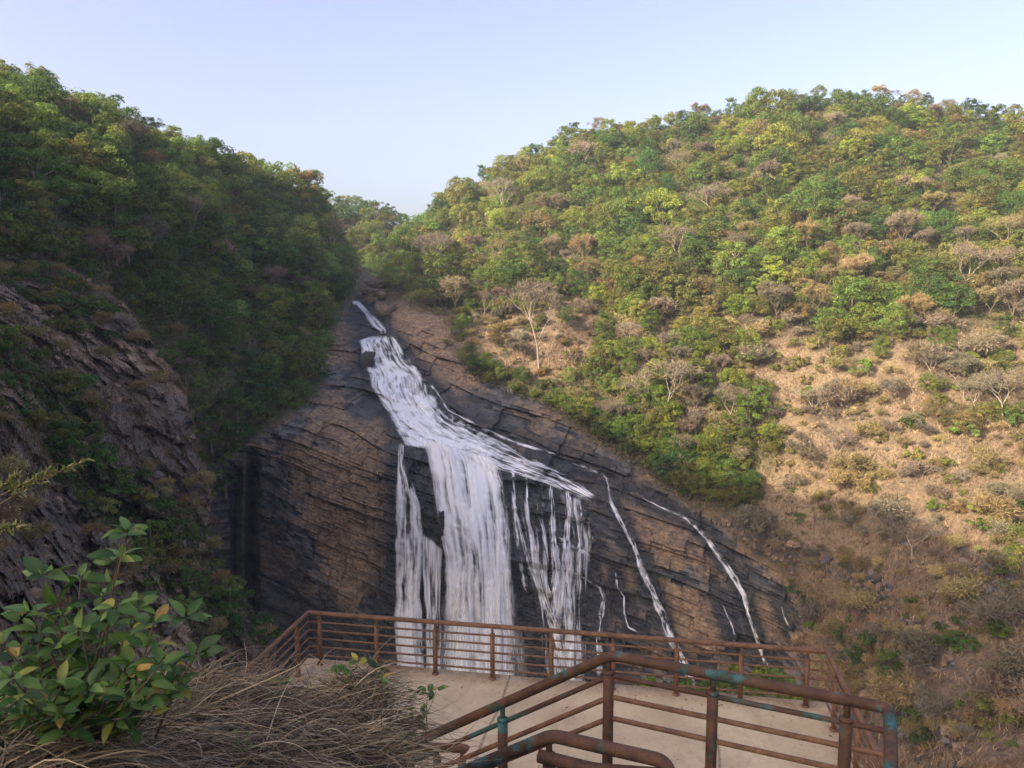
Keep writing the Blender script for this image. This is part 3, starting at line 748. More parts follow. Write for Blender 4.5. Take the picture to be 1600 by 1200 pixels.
TREES = []   # (kind, pos, scale, rz, colour key, colour, zone, picture size)
def add_tree(kind, p, sc, ck, zone, col=None):
    d = p[1]*cP-p[2]*sP
    TREES.append(dict(kind=kind, p=p, sc=sc, rz=random.uniform(0, 6.28), ck=ck, col=col or jit(GREEN[ck]), zone=zone, size=sc*10*F/max(d, 5), d=d))
def vis_up(px, py): return (py > ridge_y(px)-22).astype(float)
# sunlit hill forest
W = lambda x, y, c: ss(14, -14, sdf(x, y, FOR_R))*vis_up(x, y)*((x > 596) & (x < 1720))
for p, x, y in scatter(VR, fR, pxR, pyR, W, 1000, 4.7, 1):
    nz = fbm(p[None]*.022, 3, 81)[0]; low = ss(330, 470, y); u = random.random()
    sc = min(1.5, .82*math.exp(random.gauss(0, .27)))
    zone = 'ridge' if y < ridge_y(x)+22 else ('beside' if x < 760 else ('upper' if y < 330 else 'lower'))
    if zone == 'ridge': sc = min(sc*.72, .72)
    if u < .06+.13*low: add_tree('twiggy' if random.random() < .75 else 'bare', p, sc*.85, 'grey' if random.random() < .6 else 'brown', zone)
    elif u < .2+.1*low: add_tree('umbrella', p, sc*.9, 'olive' if random.random() < .6 else 'brown', zone)
    else:
        ck = random.choices(['dark', 'mid', 'olive', 'yellow', 'brown'], [.8, 1.9, 1.5+.7*low, .8+.8*max(0, nz)*2, .3+.4*low])[0]
        add_tree('tree', p, sc, ck, zone)
# scrub thinning out downhill
W = lambda x, y, c: (sdf(x, y, FOR_R) > 6)*(sdf(x, y, FOR_M) > 4)*(x > 640)*(x < 1680)*ss(720, 470, y)*ss(-.12, .2, fbm(c*.045, 3, 84))*(sdf(x, y, MASSIF) > 12)
for p, x, y in scatter(VR, fR, pxR, pyR, W, 120, 4.0, 12):
    u = random.random()
    if u < .3: add_tree('bare' if u < .12 else 'twiggy', p, random.uniform(.4, .7), 'grey', 'scrub')
    else: add_tree('tree', p, random.uniform(.3, .58), random.choices(['mid', 'olive', 'yellow', 'brown'], [1.2, 1.2, .8, .4])[0], 'scrub')
# tongue of trees down the slope
W = lambda x, y, c: ss(8, -8, sdf(x, y, FOR_M))
for p, x, y in scatter(VR, fR, pxR, pyR, W, 75, 4.6, 2):
    u = random.random()
    if u < .2: add_tree('bare' if u < .1 else 'twiggy', p, random.uniform(.5, .8), 'grey', 'tongue')
    elif u < .35: add_tree('umbrella', p, random.uniform(.55, .85), 'olive', 'tongue')
    else: add_tree('tree', p, random.uniform(.5, .85), random.choices(['mid', 'olive', 'yellow'], [1.4, 1., .9])[0], 'tongue')
# dark grove along the foot of the sunlit slope
W = lambda x, y, c: ss(4, -6, sdf(x, y, GROVE))
for p, x, y in scatter(VR, fR, pxR, pyR, W, 46, 3.6, 3):
    add_tree('tree', p, random.uniform(.42, .72)*(1.15 if x > 950 else .8), random.choice(['dark', 'mid', 'mid', 'olive']), 'grove')
# left hill
W = lambda x, y, c: ss(10, -14, sdf(x, y, FOR_L))*vis_up(x, y)*(x > -120)
for p, x, y in scatter(VL, fL, pxL, pyL, W, 480, 4.2, 4):
    if np.hypot(x-522, y-398) < 30 or np.hypot(x-556, y-440) < 22: continue
    u = random.random(); sc = min(1.4, .8*math.exp(random.gauss(0, .28)))*(.8 if y > 520 else 1.)
    zone = 'left_ridge' if y < ridge_y(x)+28 else ('left_gorge' if (x > 320 and y > 450) else ('left_high' if y < 380 else 'left_cliff'))
    if zone == 'left_ridge': sc = min(sc*.72, .68)
    if u < .06: add_tree('twiggy', p, sc*.8, 'brown' if random.random() < .5 else 'grey', zone)
    else: add_tree('tree' if u < .9 else 'umbrella', p, sc, random.choices(['dark', 'mid', 'olive', 'yellow'], [1.1, 3.0, .55, .35 if zone != 'left_ridge' else 1.2])[0], zone)
# distant hill
W = lambda x, y, c: ((y > np.interp(x, FR[:, 0], FR[:, 1])-15) & (x > 470) & (x < 720)).astype(float)
for p, x, y in scatter(VF, fF, pxF, pyF, W, 130, 7.5, 5):
    add_tree('tree', p, random.uniform(.7, 1.25), random.choice(['mid', 'mid', 'olive', 'dark']), 'notch')

# ---- single trees that the picture singles out
def at_r(px, py): return surf(np.array([float(px)]), np.array([float(py)]))[0]
def at_b(px, py): return but(np.array([float(px)]), np.array([float(py)]))[0]
SINGLES = [
 ('bare', (522,412), 1.25, 'pale', 'bare pale tree on the slope above the notch stream', 1.), ('bare', (556,450), .8, 'pale', 'small bare pink grey tree leaning over the notch stream', .8),
 ('bare', (672,440), 1.35, 'grey', 'tall leafless tree with a white trunk just beside the notch', 1.1), ('bare', (788,345), 1.25, 'pale', 'white trunked bare tree standing high in the forest', 1.1),
 ('bare', (843,575), 1.5, 'grey', 'tall slim bare tree on the dry ground beyond the upper cascade', 1.3), ('bare', (905,280), 1.1, 'pale', 'white forked tree below the ridge top', 1.2),
 ('bare', (1035,672), 1.55, 'pale', 'wide spreading bare tree with pale branches in the tongue of trees', .9), ('bare', (1310,728), .85, 'grey', 'dark twisted bare tree on the open dry slope', .8),
 ('umbrella', (962,562), .72, 'yellow', 'bright yellow green flat crowned tree at the top of the tree tongue', 1.), ('tree', (972,500), .55, 'yellow', 'small round bright green tree beside dry earth', .9),
 ('tree', (1560,1002), .42, 'mid', 'round bright green bush alone on the shaded slope', .8), ('tree', (1598,915), .75, 'olive', 'dark leafy tree at the edge of the shaded slope', 1.),
 ('tree', (1345,1045), .62, 'dark', 'large dark green bush below the dark rubble', .8), ('tree', (1390,1075), .55, 'mid', 'leafy green bush just beyond the platform corner', .9),
 ('bare', (1275,650), .7, 'pale', 'white dead shrub on the pale rock outcrop', .8), ('bare', (1490,600), .7, 'pale', 'white dead branches over the grey rock patch', .6),
 ('tree', (1200,690), .62, 'yellow', 'bright green tree at the lower tip of the tree tongue', .9), ('tree', (1232,164), .72, 'dark', 'dark lone tree rising highest above the ridge', 1.35),
 ('twiggy', (1090,195), .7, 'grey', 'grey leafless crown on the ridge skyline', 1.), ('tree', (1022,208), .62, 'mid', 'green tree standing clear of the ridge skyline', 1.3),
 ('bare', (1570,655), .95, 'grey', 'bare tree with crossing pale trunks on the dry slope', 1.), ('bare', (1420,875), .8, 'grey', 'bare tree on the line between sunlight and shade', .9),
 ('tree', (415,268), .7, 'olive', 'rounded brown green tree poking above the shaded skyline', 1.3), ('tree', (60,160), .72, 'olive', 'tall sunlit tree at the highest point of the shaded ridge', 1.2),
 ('tree', (112,188), .62, 'yellow', 'yellow green sunlit tree just under the ridge top', 1.), ('bare', (298,385), .5, 'pale', 'thin dead white trunk in the dark forest', 2.),
 ('palm', (270,455), 1., 'olive', 'palm with drooping fronds above the cliff', 1.), ('palm', (345,535), .9, 'mid', 'lower palm in the green gully', 1.),
 ('twiggy', (470,330), 1.1, 'rusty', 'pinkish leafless tree on the shaded hill near the notch', 1.), ('tree', (845,590), .4, 'rusty', 'small orange leaved tree beside the dry earth', .8),
 ('bare', (1120,350), 1.15, 'grey', 'grey bare tree in the middle of the sunlit forest', 1.), ('twiggy', (1420,330), 1., 'grey', 'pinkish twiggy crown high in the sunlit forest', .9),
]
for kind, (x, y), sc, ck, L, zs in SINGLES:
    place(kind, at_r(x, y), sc, random.uniform(0, 6.28), jit(GREEN[ck], .05), {'bare': 'bare_tree', 'twiggy': 'bare_tree', 'tree': 'tree', 'umbrella': 'tree', 'palm': 'palm_tree'}[kind], L, {'bare': 'bare tree', 'twiggy': 'bare tree', 'palm': 'palm tree'}.get(kind, 'tree'), None, zs)

ZN = {'ridge': 'on the skyline of the sunlit hill', 'beside': 'on the sunlit slope close beside the notch', 'upper': 'on the upper sunlit hill below the skyline', 'lower': 'on the sunlit hill just above the dry earth',
      'scrub': 'in the scrub that thins out down the dry slope', 'tongue': 'in the tongue of trees running down the dry slope', 'grove': 'in the shaded grove along the waterfall rock', 'left_ridge': 'on the skyline of the shaded hill', 'left_gorge': 'in the green gully above the black cliff face',
      'left_high': 'high on the shaded hill beside the falls', 'left_cliff': 'just above the brown buttress', 'notch': 'on the far hill in the notch'}
CN = {'dark': 'dark green', 'mid': 'green', 'olive': 'olive green', 'yellow': 'yellow green', 'brown': 'brownish', 'rusty': 'rusty', 'grey': 'grey'}
TREES.sort(key=lambda t: -t['size'])
leafs = [t for t in TREES if t['kind'] in ('tree', 'umbrella')]; bares = [t for t in TREES if t['kind'] not in ('tree', 'umbrella')]
print('TREES', len(leafs), len(bares))
own = leafs[:262]+bares[:110]; rest = leafs[262:]+bares[110:]
for t in own:
    b = t['kind'] in ('bare', 'twiggy'); cn = CN[t['ck']]
    sh = {'bare': 'leafless tree', 'twiggy': 'twiggy leafless tree', 'umbrella': 'flat crowned tree', 'tree': 'leafy tree'}[t['kind']]
    place(t['kind'], t['p'], t['sc'], t['rz'], t['col'], 'bare_tree' if b else 'tree', f"{cn} {sh} {ZN[t['zone']]}", 'bare tree' if b else 'tree', f"{cn} {sh}s {ZN[t['zone']]}")
def merged(name, items, label, mat, scale_cards=1.):
    Vs, Fs, Ts, n = [], [], [], 0
    for t in items:
        p = PROTO[t['kind']][random.randrange(len(PROTO[t['kind']]))]
        V, fl, T = p['arr']
        c, s = math.cos(t['rz']), math.sin(t['rz']); Rm = np.array([[c, -s, 0], [s, c, 0], [0, 0, 1.]])
        Vs.append((V*t['sc'])@Rm.T+t['p']); Fs.append(fl[0]+n); Ts.append(T*np.array(t['col'])); n += len(V)
    o = link(name, make_mesh(name, np.vstack(Vs), np.vstack(Fs), mat, {'tint': np.vstack(Ts)}))
    return tag(o, label, None, None, 'stuff')
merged('forest', [t for t in rest if t['kind'] in ('tree', 'umbrella')], 'dense mixed forest filling the hills between the single trees', M_leaf)
rb = [t for t in rest if t['kind'] not in ('tree', 'umbrella')]
if rb: merged('leafless_forest', rb, 'grey leafless crowns scattered through the forest', M_twig)

# ---- shrubs
SH = []
SPOT = [(1130,690,1.2,'mid'),(1345,585,1.3,'mid'),(1400,610,1.,'olive'),(1500,610,1.1,'mid'),(1540,615,1.,'mid'),(1425,670,1.3,'mid'),(1510,680,1.4,'mid'),(1585,665,1.4,'mid'),(1560,650,1.,'dark'),(1430,720,.9,'olive'),(1250,575,1.1,'olive'),(1310,560,1.2,'olive'),
        (1460,800,.8,'mid'),(1365,770,.8,'olive'),(1235,705,1.,'mid'),(1250,815,.8,'dark'),(1265,950,1.,'dark'),(1245,930,.9,'dark'),(1268,985,.8,'mid'),(1430,950,.7,'mid'),(1475,1000,1.,'dark'),(1500,1010,.9,'dark'),
        (1360,1010,1.,'dark'),(1320,1005,1.,'dark'),(1420,1130,.8,'mid'),(1440,1165,.9,'dark'),(1560,820,.8,'olive'),(1375,690,.9,'olive'),(1290,800,.7,'olive'),(890,560,.9,'yellow'),(830,520,1.,'mid'),(780,520,.9,'olive'),(760,575,1.1,'olive'),(800,590,1.1,'olive'),(925,585,1.1,'mid'),
        (700,540,.8,'olive'),(1480,730,.8,'yellow'),(1340,520,1.2,'yellow'),(1550,740,.9,'olive'),(1210,560,1.,'olive')]
for x, y, s, ck in SPOT: SH.append((at_r(x, y), s*.9, ck, 'sparse'))
W = lambda x, y, c: (sdf(x, y, FOR_R) > 0)*(sdf(x, y, FOR_M) > 0)*(sdf(x, y, MASSIF) > 4)*(x < 1650)*(y < 1150)*ss(.0, .2, fbm(c*.05, 3, 91))
for p, x, y in scatter(VR, fR, pxR, pyR, W, 85, 3., 6): SH.append((p, random.uniform(.35, .95), random.choice(['mid', 'olive', 'olive', 'dark', 'brown']), 'sparse'))
W = lambda x, y, c: (x > -40)*(x < sil_x(y)+10)*(y < 1060)*ss(.0, .22, fbm(c*.05, 4, 51))
for p, x, y in scatter(VB, fB, pxB, pyB, W, 120, 2.0, 7): SH.append((p, random.uniform(.4, .95), random.choice(['mid', 'dark', 'dark', 'olive']), 'buttress'))
for x, y in ((330,690),(345,640),(320,660),(355,690),(335,590),(300,640),(370,640),(360,560),(310,560),(400,640),(415,650),(440,630),(455,640),(380,600),(420,610),(300,690),(315,720),(345,730),(330,745),(352,760),(335,775),(348,715),(362,705)): SH.append((at_r(x, y), random.uniform(1., 1.6), random.choice(['mid', 'dark', 'mid']), 'gully'))
NOT_ = {'sparse': 'on the open dry slope', 'buttress': 'on the brown rock buttress', 'gully': 'hanging over the black cliff corner'}
for p, s, ck, z in SH[:270]:
    place('shrub', p, s, random.uniform(0, 6.28), jit(GREEN[ck]), 'shrub', f"{CN[ck]} shrub {NOT_[z]}", 'shrub', f"{CN[ck]} shrubs {NOT_[z]}", random.uniform(.8, 1.2))
# bushes right below the platform, between its bars
for k, (x, y, d, s) in enumerate([(1020,1062,70,.9),(1065,1072,66,1.),(1120,1060,68,1.),(1175,1050,70,1.1),(1215,1055,66,1.),(1255,1068,62,.9),(1150,1085,60,.9),(1100,1095,58,.9),(1230,1085,58,1.)]):
    p = unproj(np.array(float(x)), np.array(float(y)), np.array(float(d)))-np.array([0, 0, 2.4])
    place('shrub', p, s*.8, random.uniform(0, 6.28), jit(GREEN['mid' if k % 3 else 'yellow'], .1), 'shrub', 'leafy green bush growing just below the platform edge', 'shrub', 'bushes below the platform edge', 1.)
# ---- dry shrubs
W = lambda x, y, c: (sdf(x, y, FOR_R) > -12)*(sdf(x, y, GROVE) > 0)*(sdf(x, y, MASSIF) > 3)*(x < 1660)*(y < 1180)
DS = scatter(VR, fR, pxR, pyR, W, 230, 2.6, 8)
for p, x, y in DS:
    place('dryshrub', p, random.choice([.5, .7, .9, 1.2, 1.7])*random.uniform(.8, 1.2), random.uniform(0, 6.28), jit(GREEN[random.choice(['grey', 'grey', 'brown'])]), 'dry_shrub', 'grey leafless shrub on the open dry slope', 'dry shrub', 'leafless shrubs on the dry slope')
W = lambda x, y, c: (x > -40)*(x < sil_x(y)+6)*(y < 1060)*1.
for p, x, y in scatter(VB, fB, pxB, pyB, W, 70, 2.5, 9):
    place('dryshrub', p, random.uniform(.35, .8), random.uniform(0, 6.28), jit(GREEN['brown']), 'dry_shrub', 'brown leafless shrub on the rock buttress', 'dry shrub', 'leafless shrubs on the buttress')

W = lambda x, y, c: (sdf(x, y, FOR_R) > -12)*(sdf(x, y, GROVE) > 0)*(sdf(x, y, MASSIF) > 3)*(x < 1660)*(y < 1180)*(.25+ss(-.1, .2, fbm(c*.06, 3, 85)))
BR = [dict(kind='dryshrub', p=p, sc=random.uniform(.3, .9), rz=random.uniform(0, 6), col=jit(GREEN[random.choice(['grey', 'brown', 'brown'])])) for p, x, y in scatter(VR, fR, pxR, pyR, W, 420, 1.8, 31)]
merged('brushwood', BR, 'low grey and brown leafless brush between the shrubs of the open slope', M_twig)
BR = [dict(kind='shrub', p=p, sc=random.uniform(.18, .5), rz=random.uniform(0, 6), col=jit(GREEN[random.choice(['olive', 'olive', 'mid', 'brown'])])) for p, x, y in scatter(VR, fR, pxR, pyR, W, 300, 1.8, 32)]
merged('undergrowth', BR, 'small olive scrub dotted between the shrubs of the open slope', M_leaf)
def pick(V, f, px, py, w, n, seed):
    rng = np.random.default_rng(seed); a = V[f]; ar = np.linalg.norm(np.cross(a[:, 2]-a[:, 0], a[:, 3]-a[:, 1]), axis=1)/2
    w = ar*w(px[f].mean(1), py[f].mean(1), a.mean(1)); ids = rng.choice(len(f), size=n, p=w/w.sum()); uv = rng.uniform(size=(n, 2, 1)); q = a[ids]
    return q[:, 0]*(1-uv[:, 0])*(1-uv[:, 1])+q[:, 1]*(1-uv[:, 0])*uv[:, 1]+q[:, 2]*uv[:, 0]*uv[:, 1]+q[:, 3]*uv[:, 0]*(1-uv[:, 1])
def stones(name, pts, sizes, mat, label, seed, attrs=None):
    rng = np.random.default_rng(seed); base = np.array([(1,1,1),(1,1,-1),(1,-1,1),(1,-1,-1),(-1,1,1),(-1,1,-1),(-1,-1,1),(-1,-1,-1)], float)*.6
    F_ = np.array([(0,2,3,1),(4,5,7,6),(0,1,5,4),(2,6,7,3),(0,4,6,2),(1,3,7,5)]); Vs, Fs = [], []
    for k, (p, z) in enumerate(zip(pts, sizes)):
        q = base*rng.uniform(.55, 1.2, 3)+rng.normal(size=(8, 3))*.16; A_ = np.linalg.qr(rng.normal(size=(3, 3)))[0]
        Vs.append(q@A_.T*z+p); Fs.append(F_+8*k)
    V = np.vstack(Vs); n = len(V)
    return tag(link(name, make_mesh(name, V, np.vstack(Fs), mat, {'block': np.repeat(rng.random(n//8), 8), 'chip': np.repeat(rng.random(n//8), 8), 'crack': np.zeros(n), 'wet': np.zeros(n), 'warm': np.full(n, .2), 'moss': np.zeros(n)})), label, None, None, 'stuff')
W = lambda x, y, c: (rocky(x, y)+.04*(y > 560))*(sdf(x, y, MASSIF) > 3)*(x < 1650)*(sdf(x, y, FOR_R) > 0)*(sdf(x, y, GROVE) > 0)
pts = pick(VR, fR, pxR, pyR, W, 1100, 41)
stones('rubble', pts, np.exp(R.normal(size=1100)*.5)*.55, M_rock, 'dark broken rubble and loose stones on the dry slope', 42)
W = lambda x, y, c: (x > -60)*(x < sil_x(y)+4)*(y < 1100)*1.
pts = pick(VB, fB, pxB, pyB, W, 900, 43)
stones('rubble', pts, np.exp(R.normal(size=900)*.5)*.34, M_rock, 'loose broken stones lodged on the shaded buttress', 44)
# ---- stuff: dry grass and low growth over the slopes
def tufts(name, pts, cols, label, hmin, hmax, nb, width, mat, seed, lean=.5):
    rng = np.random.default_rng(seed); P = np.repeat(pts, nb, 0); n = len(P)
    P = P+rng.normal(size=(n, 3))*np.array([.25, .25, .02])
    d = rng.normal(size=(n, 3))*lean; d[:, 2] = 1; d /= np.linalg.norm(d, axis=1)[:, None]
    h = rng.uniform(hmin, hmax, n)[:, None]; w = np.cross(d, rng.normal(size=(n, 3))); w /= np.linalg.norm(w, axis=1)[:, None]; w *= width
    V = np.stack([P-w-d*.2, P+w-d*.2, P+d*h], 1).reshape(-1, 3)
    T = np.repeat(np.repeat(cols, nb, 0)*rng.uniform(.7, 1.3, (n, 1)), 3, 0)
    o = link(name, make_mesh(name, V, np.arange(3*n).reshape(n, 3), mat, {'tint': T}))
    return tag(o, label, None, None, 'stuff')
W = lambda x, y, c: (sdf(x, y, FOR_R) > -40)*(sdf(x, y, MASSIF) > 2)*(x < 1680)*(.25+ss(-.1, .25, fbm(c*.06, 4, 95)))
pts = pick(VR, fR, pxR, pyR, W, 26000, 21); cc = ss(-.3, .3, fbm(pts*.09, 3, 96))[:, None]
tufts('dry_grass', pts, np.where(R.random((26000, 1)) < .4, np.array([.13, .095, .065]), np.array([.36, .26, .155])*(1-cc)+np.array([.24, .16, .10])*cc), 'tan dry grass over the open slope', .4, 1.3, 3, .10, M_twig, 22)
W = lambda x, y, c: (x > -60)*(x < sil_x(y)+30)*(.2+ss(-.1, .25, fbm(c*.07, 4, 97)))
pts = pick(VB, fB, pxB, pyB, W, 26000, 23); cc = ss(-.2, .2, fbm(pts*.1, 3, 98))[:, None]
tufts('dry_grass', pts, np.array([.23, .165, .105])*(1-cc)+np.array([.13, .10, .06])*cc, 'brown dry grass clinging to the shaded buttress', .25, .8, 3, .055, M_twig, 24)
def cover(name, pts, col, label, card, seed):
    rng = np.random.default_rng(seed); n = len(pts); nr = rng.normal(size=(n, 3))*.6+np.array([0, -.4, .8]); nr /= np.linalg.norm(nr, axis=1)[:, None]
    pts = pts+rng.uniform(0, 1.6, (n, 1))*np.array([0, -.4, .9])
    V, f = cards(pts, nr, card*rng.uniform(.6, 1.4, n), .65, rng)
    T = np.repeat(col*rng.uniform(.6, 1.4, (n, 1)), 4, 0)
    return tag(link(name, make_mesh(name, V, f, M_leaf, {'tint': T})), label, None, None, 'stuff')
W = lambda x, y, c: np.maximum(np.maximum(ss(10, -20, sdf(x, y, FOR_R))*vis_up(x, y), ss(8, -8, sdf(x, y, FOR_M))), ss(6, -6, sdf(x, y, GROVE)))*(x < 1700)
pts = pick(VR, fR, pxR, pyR, W, 60000, 25); cc = ss(-.2, .2, fbm(pts*.05, 3, 99))[:, None]
cover('undergrowth', pts, np.array([.11, .145, .034])*(1-cc)+np.array([.19, .165, .06])*cc, 'low mixed green undergrowth beneath the sunlit forest', .5, 26)
W = lambda x, y, c: ss(8, -10, sdf(x, y, FOR_L))*vis_up(x, y)*(x > -120)
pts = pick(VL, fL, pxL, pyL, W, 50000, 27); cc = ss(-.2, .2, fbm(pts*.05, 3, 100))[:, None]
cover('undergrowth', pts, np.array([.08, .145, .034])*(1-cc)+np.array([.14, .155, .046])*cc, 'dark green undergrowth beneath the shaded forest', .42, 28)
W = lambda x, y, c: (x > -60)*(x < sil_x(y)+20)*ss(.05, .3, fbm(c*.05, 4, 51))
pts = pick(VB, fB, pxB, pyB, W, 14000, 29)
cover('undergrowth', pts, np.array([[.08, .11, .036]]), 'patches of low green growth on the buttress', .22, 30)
#SPLIT
# ------------------------------------------------------------------ platform
ZF, ZR = -7.6, -6.5
cL = on_plane(482, 957, ZR); cR = on_plane(1292, 1018, ZR)
lf = on_plane(350, 1091, ZR); rf = on_plane(1384, 1190, ZR)
uu = (cR-cL)/np.linalg.norm(cR-cL); vv = np.array([-uu[1], uu[0], 0]); vv = vv if vv[1] < 0 else -vv
wid = np.linalg.norm(cR-cL); dep = 10.5
def pf(u, v, z): return cL*np.array([1, 1, 0])+uu*u+vv*v+np.array([0, 0, z])
us = np.linspace(-.22, wid+.22, 520); vs = np.linspace(-.22, dep, 520); U, Vv = np.meshgrid(us, vs)
P = cL*np.array([1, 1, 0])+U[..., None]*uu+Vv[..., None]*vv; P[..., 2] = ZF+fbm(P*.5, 3, 120)*.012
ed = np.minimum(np.minimum(Vv+.2, U+.2), wid+.2-U)
rust = ss(.55, .05, ed)*(.6+.5*fbm(P*2., 3, 121)); sc_ = np.zeros(U.shape)
for x, y, r in ((715,1085,.35),(735,1080,.3),(1080,1110,.4),(1160,1125,.4),(1085,1145,.4),(1030,1100,.3)):
    c = on_plane(x, y, ZF); sc_ = np.maximum(sc_, ss(r, r*.3, np.linalg.norm(P-c, axis=-1)))
wob = fbm(P*.8, 3, 122)*.05
jn = np.maximum(ss(.035, .012, np.abs(Vv-3.1+wob)), np.maximum(ss(.035, .012, np.abs(U-4.2+wob*1.5+.02*Vv)), ss(.035, .012, np.abs(U-8.1-wob*1.3))))
plat = empty('viewing_platform', pf(wid/2, dep/2, ZF)); tag(plat, 'tan cement viewing platform inside the rusty railing', 'platform')
bpy.context.view_layer.update()
def pchild(name, me, root):
    o = link(name, me, root); o.location = -root.location; return o
pchild('floor', make_mesh('floor', P.reshape(-1, 3), grid_faces(520, 520)[:, ::-1], M_conc, {'rust': rust.ravel(), 'scuff': sc_.ravel(), 'joint': jn.ravel()}, True), plat)
mb = MB(); R3 = np.stack([uu, -vv, [0, 0, 1]], 1)
mb.box(pf(wid/2, dep/2-.11, ZF-.19), (wid/2+.22, dep/2+.11, .17), R3)
for u in (.8, wid-.8):
    for v in (.8, 5., 9.5): mb.box(pf(u, v, ZF-4.3), (.22, .22, 3.93), R3)
V, fl, T = mb.arrays()
pchild('slab', make_mesh('slab', V, fl, M_conc, {'rust': np.full(len(V), .2), 'scuff': np.zeros(len(V)), 'joint': np.zeros(len(V))}), plat)

rng = np.random.default_rng(77); LM = MB()
for k in range(130):
    u = rng.uniform(.1, wid-.1); v = rng.uniform(.1, 7) if k % 3 else rng.uniform(.05, .5); a = rng.uniform(0, 6.28); l = rng.uniform(.015, .05)
    c = pf(u, v, ZF+.022); d = np.array([math.cos(a), math.sin(a), .15])*l; w_ = np.array([-math.sin(a), math.cos(a), .3])*l*.4
    LM.add([c-d, c+w_, c+d, c-w_], [(0, 1, 2, 3)], tint=np.array([(.20, .12, .06), (.30, .21, .11), (.12, .08, .05)][k % 3]))
tag(link('leaf_litter', LM.mesh('leaf_litter', M_twig, False)), 'dry leaf scraps scattered on the cement floor', None, None, 'stuff')
def post(root, base, top, zc, r, mat, foot=True):
    m = MB(); m.tube([base, (base[0], base[1], zc)], r, 12); p = pchild('post', m.mesh('post', mat), root)
    m = MB(); m.tube([(base[0], base[1], zc-.01), top], r*.52, 10); m.tube([(base[0], base[1], zc-.012), (base[0], base[1], zc+.012)], r*1.12, 12); s = link('stub', m.mesh('stub', mat), p)
    if foot:
        m = MB(); m.tube([(base[0], base[1], base[2]-.01), (base[0], base[1], base[2]+.025)], r*1.55, 14); link('foot_plate', m.mesh('foot_plate', mat), p)
def rail_from(name, P, r, mat, root, n=12):
    m = MB(); m.tube(P, r, n); return pchild(name, m.mesh(name, mat), root)
rl_ = empty('platform_railing', pf(wid/2, 0, ZF)); tag(rl_, 'long rusty brown pipe railing around the far platform edge', 'railing')
bpy.context.view_layer.update()
pathp = lambda z: bend([pf(0, 7.5, z), pf(0, 0, z), pf(wid, 0, z), pf(wid, 7.5, z)], .05, 4)
rail_from('top_rail', pathp(ZR), .047, M_rust, rl_)
for k in range(5): rail_from('bar', pathp(ZR-.195-.178*k), .021, M_rust, rl_, 8)
def u_of(x, y):   # position along the far edge of a picture column
    r = ray(x, y); q = r*(ZF/r[2]); return float(np.dot(q-pf(0, 0, ZF), uu))
for x, y in ((506,1032),(591,1043),(681,1052),(770,1060),(862,1066),(957,1075),(1056,1086),(1156,1094),(1259,1105)):
    u = u_of(x, y); b = pf(u, 0, ZF)
    post(rl_, b, pf(u, 0, ZR), ZR-.17, .046, M_rust)
for v in (.55, 1.75, 3.3, 4.9, 6.5):
    post(rl_, pf(0, v, ZF), pf(0, v, ZR), ZR-.17, .046, M_rust)
for v in (.75, 2.2, 3.4, 4.8, 6.2):
    post(rl_, pf(wid, v, ZF), pf(wid, v, ZR), ZR-.17, .046, M_rust)

# ------------------------------------------------------------------ stairs with their railings
ZT = -3.25; A = np.array([.904, 6.68, ZT]); Bn = np.array([.296, 5.39, ZT]); dS = np.array([-.922, .389, 0]); dS /= np.linalg.norm(dS[:2]); sl = .648
crn = np.array([3.0, 5.77, ZT]); nrm = np.array([.43, .903, 0])
def dz(p, z): return p+np.array([0, 0, z])
def flight(p, t): return p+dS*t+np.array([0, 0, -sl*t])
ra = empty('stair_railing', A-np.array([0, 0, 1.1])); tag(ra, 'thick rusty railing with green paint bent over the stairs and landing', 'railing')
bpy.context.view_layer.update()
end = flight(A, 2.16)
back = crn-nrm*3.2
rail_from('top_rail', bend([end, A, crn, back], .10), .047, M_rustp, ra, 14)
for k in range(3):
    h = -.205*(k+1)+.01
    rail_from('bar', bend([dz(end, h), dz(A, h), dz(crn, h), dz(back, h)], .06), .024, M_rustp if k == 0 else M_rust, ra, 10)
pst = [(A+dS*.02, 0), (flight(A, 1.08), 1), (A+(crn-A)*.40, 0), (A+(crn-A)*.865, 0), (crn-nrm*1.3, 0)]
for p, s in pst: post(ra, np.array([p[0], p[1], p[2]-1.25]), dz(p, 0), p[2]-.165, .050, M_rustp, False)
tb = empty('stub_railing', end-np.array([0, 0, 1.1])); tag(tb, 'short level pipe rail with a rounded end at the stair foot', 'railing')
bpy.context.view_layer.update()
e2 = np.array([-.50, 7.62, -4.74]); e1 = end+np.array([-.02, .09, -.06])
rail_from('top_rail', bend([e1, e2, e2+np.array([.02, 0, -.02])], .03), .047, M_rust, tb)
for t in (.06, .52, .95):
    p = e1*(1-t)+e2*t; post(tb, dz(p, -1.1), p, p[2]-.13, .043, M_rust, False)
rb_ = empty('handrail', Bn-np.array([0, 0, 1.1])); tag(rb_, 'green and rust handrail on the near side of the stairs', 'railing')
bpy.context.view_layer.update()
tip = np.array([1.07, 5.075, ZT])
rail_from('top_rail', np.vstack([bend([flight(Bn, 2.1), Bn, tip, tip+np.array([.05, -.02, -.10]), np.array([.60, 5.20, ZT-.15]), np.array([.2, 5.37, ZT-.15])], .07)]), .049, M_rustp, rb_, 14)
for p in (Bn+dS*.02, flight(Bn, 1.05)): post(rb_, dz(p, -1.25), p, p[2]-.165, .048, M_rustp, False)
st = empty('staircase', A-np.array([0, 0, 1.15])); tag(st, 'red brown concrete stairs between the two thick railings', 'stairs')
bpy.context.view_layer.update()
RS = np.stack([dS/np.linalg.norm(dS), -nrm/np.linalg.norm(nrm), [0, 0, 1]], 1); midw = (A+Bn)/2
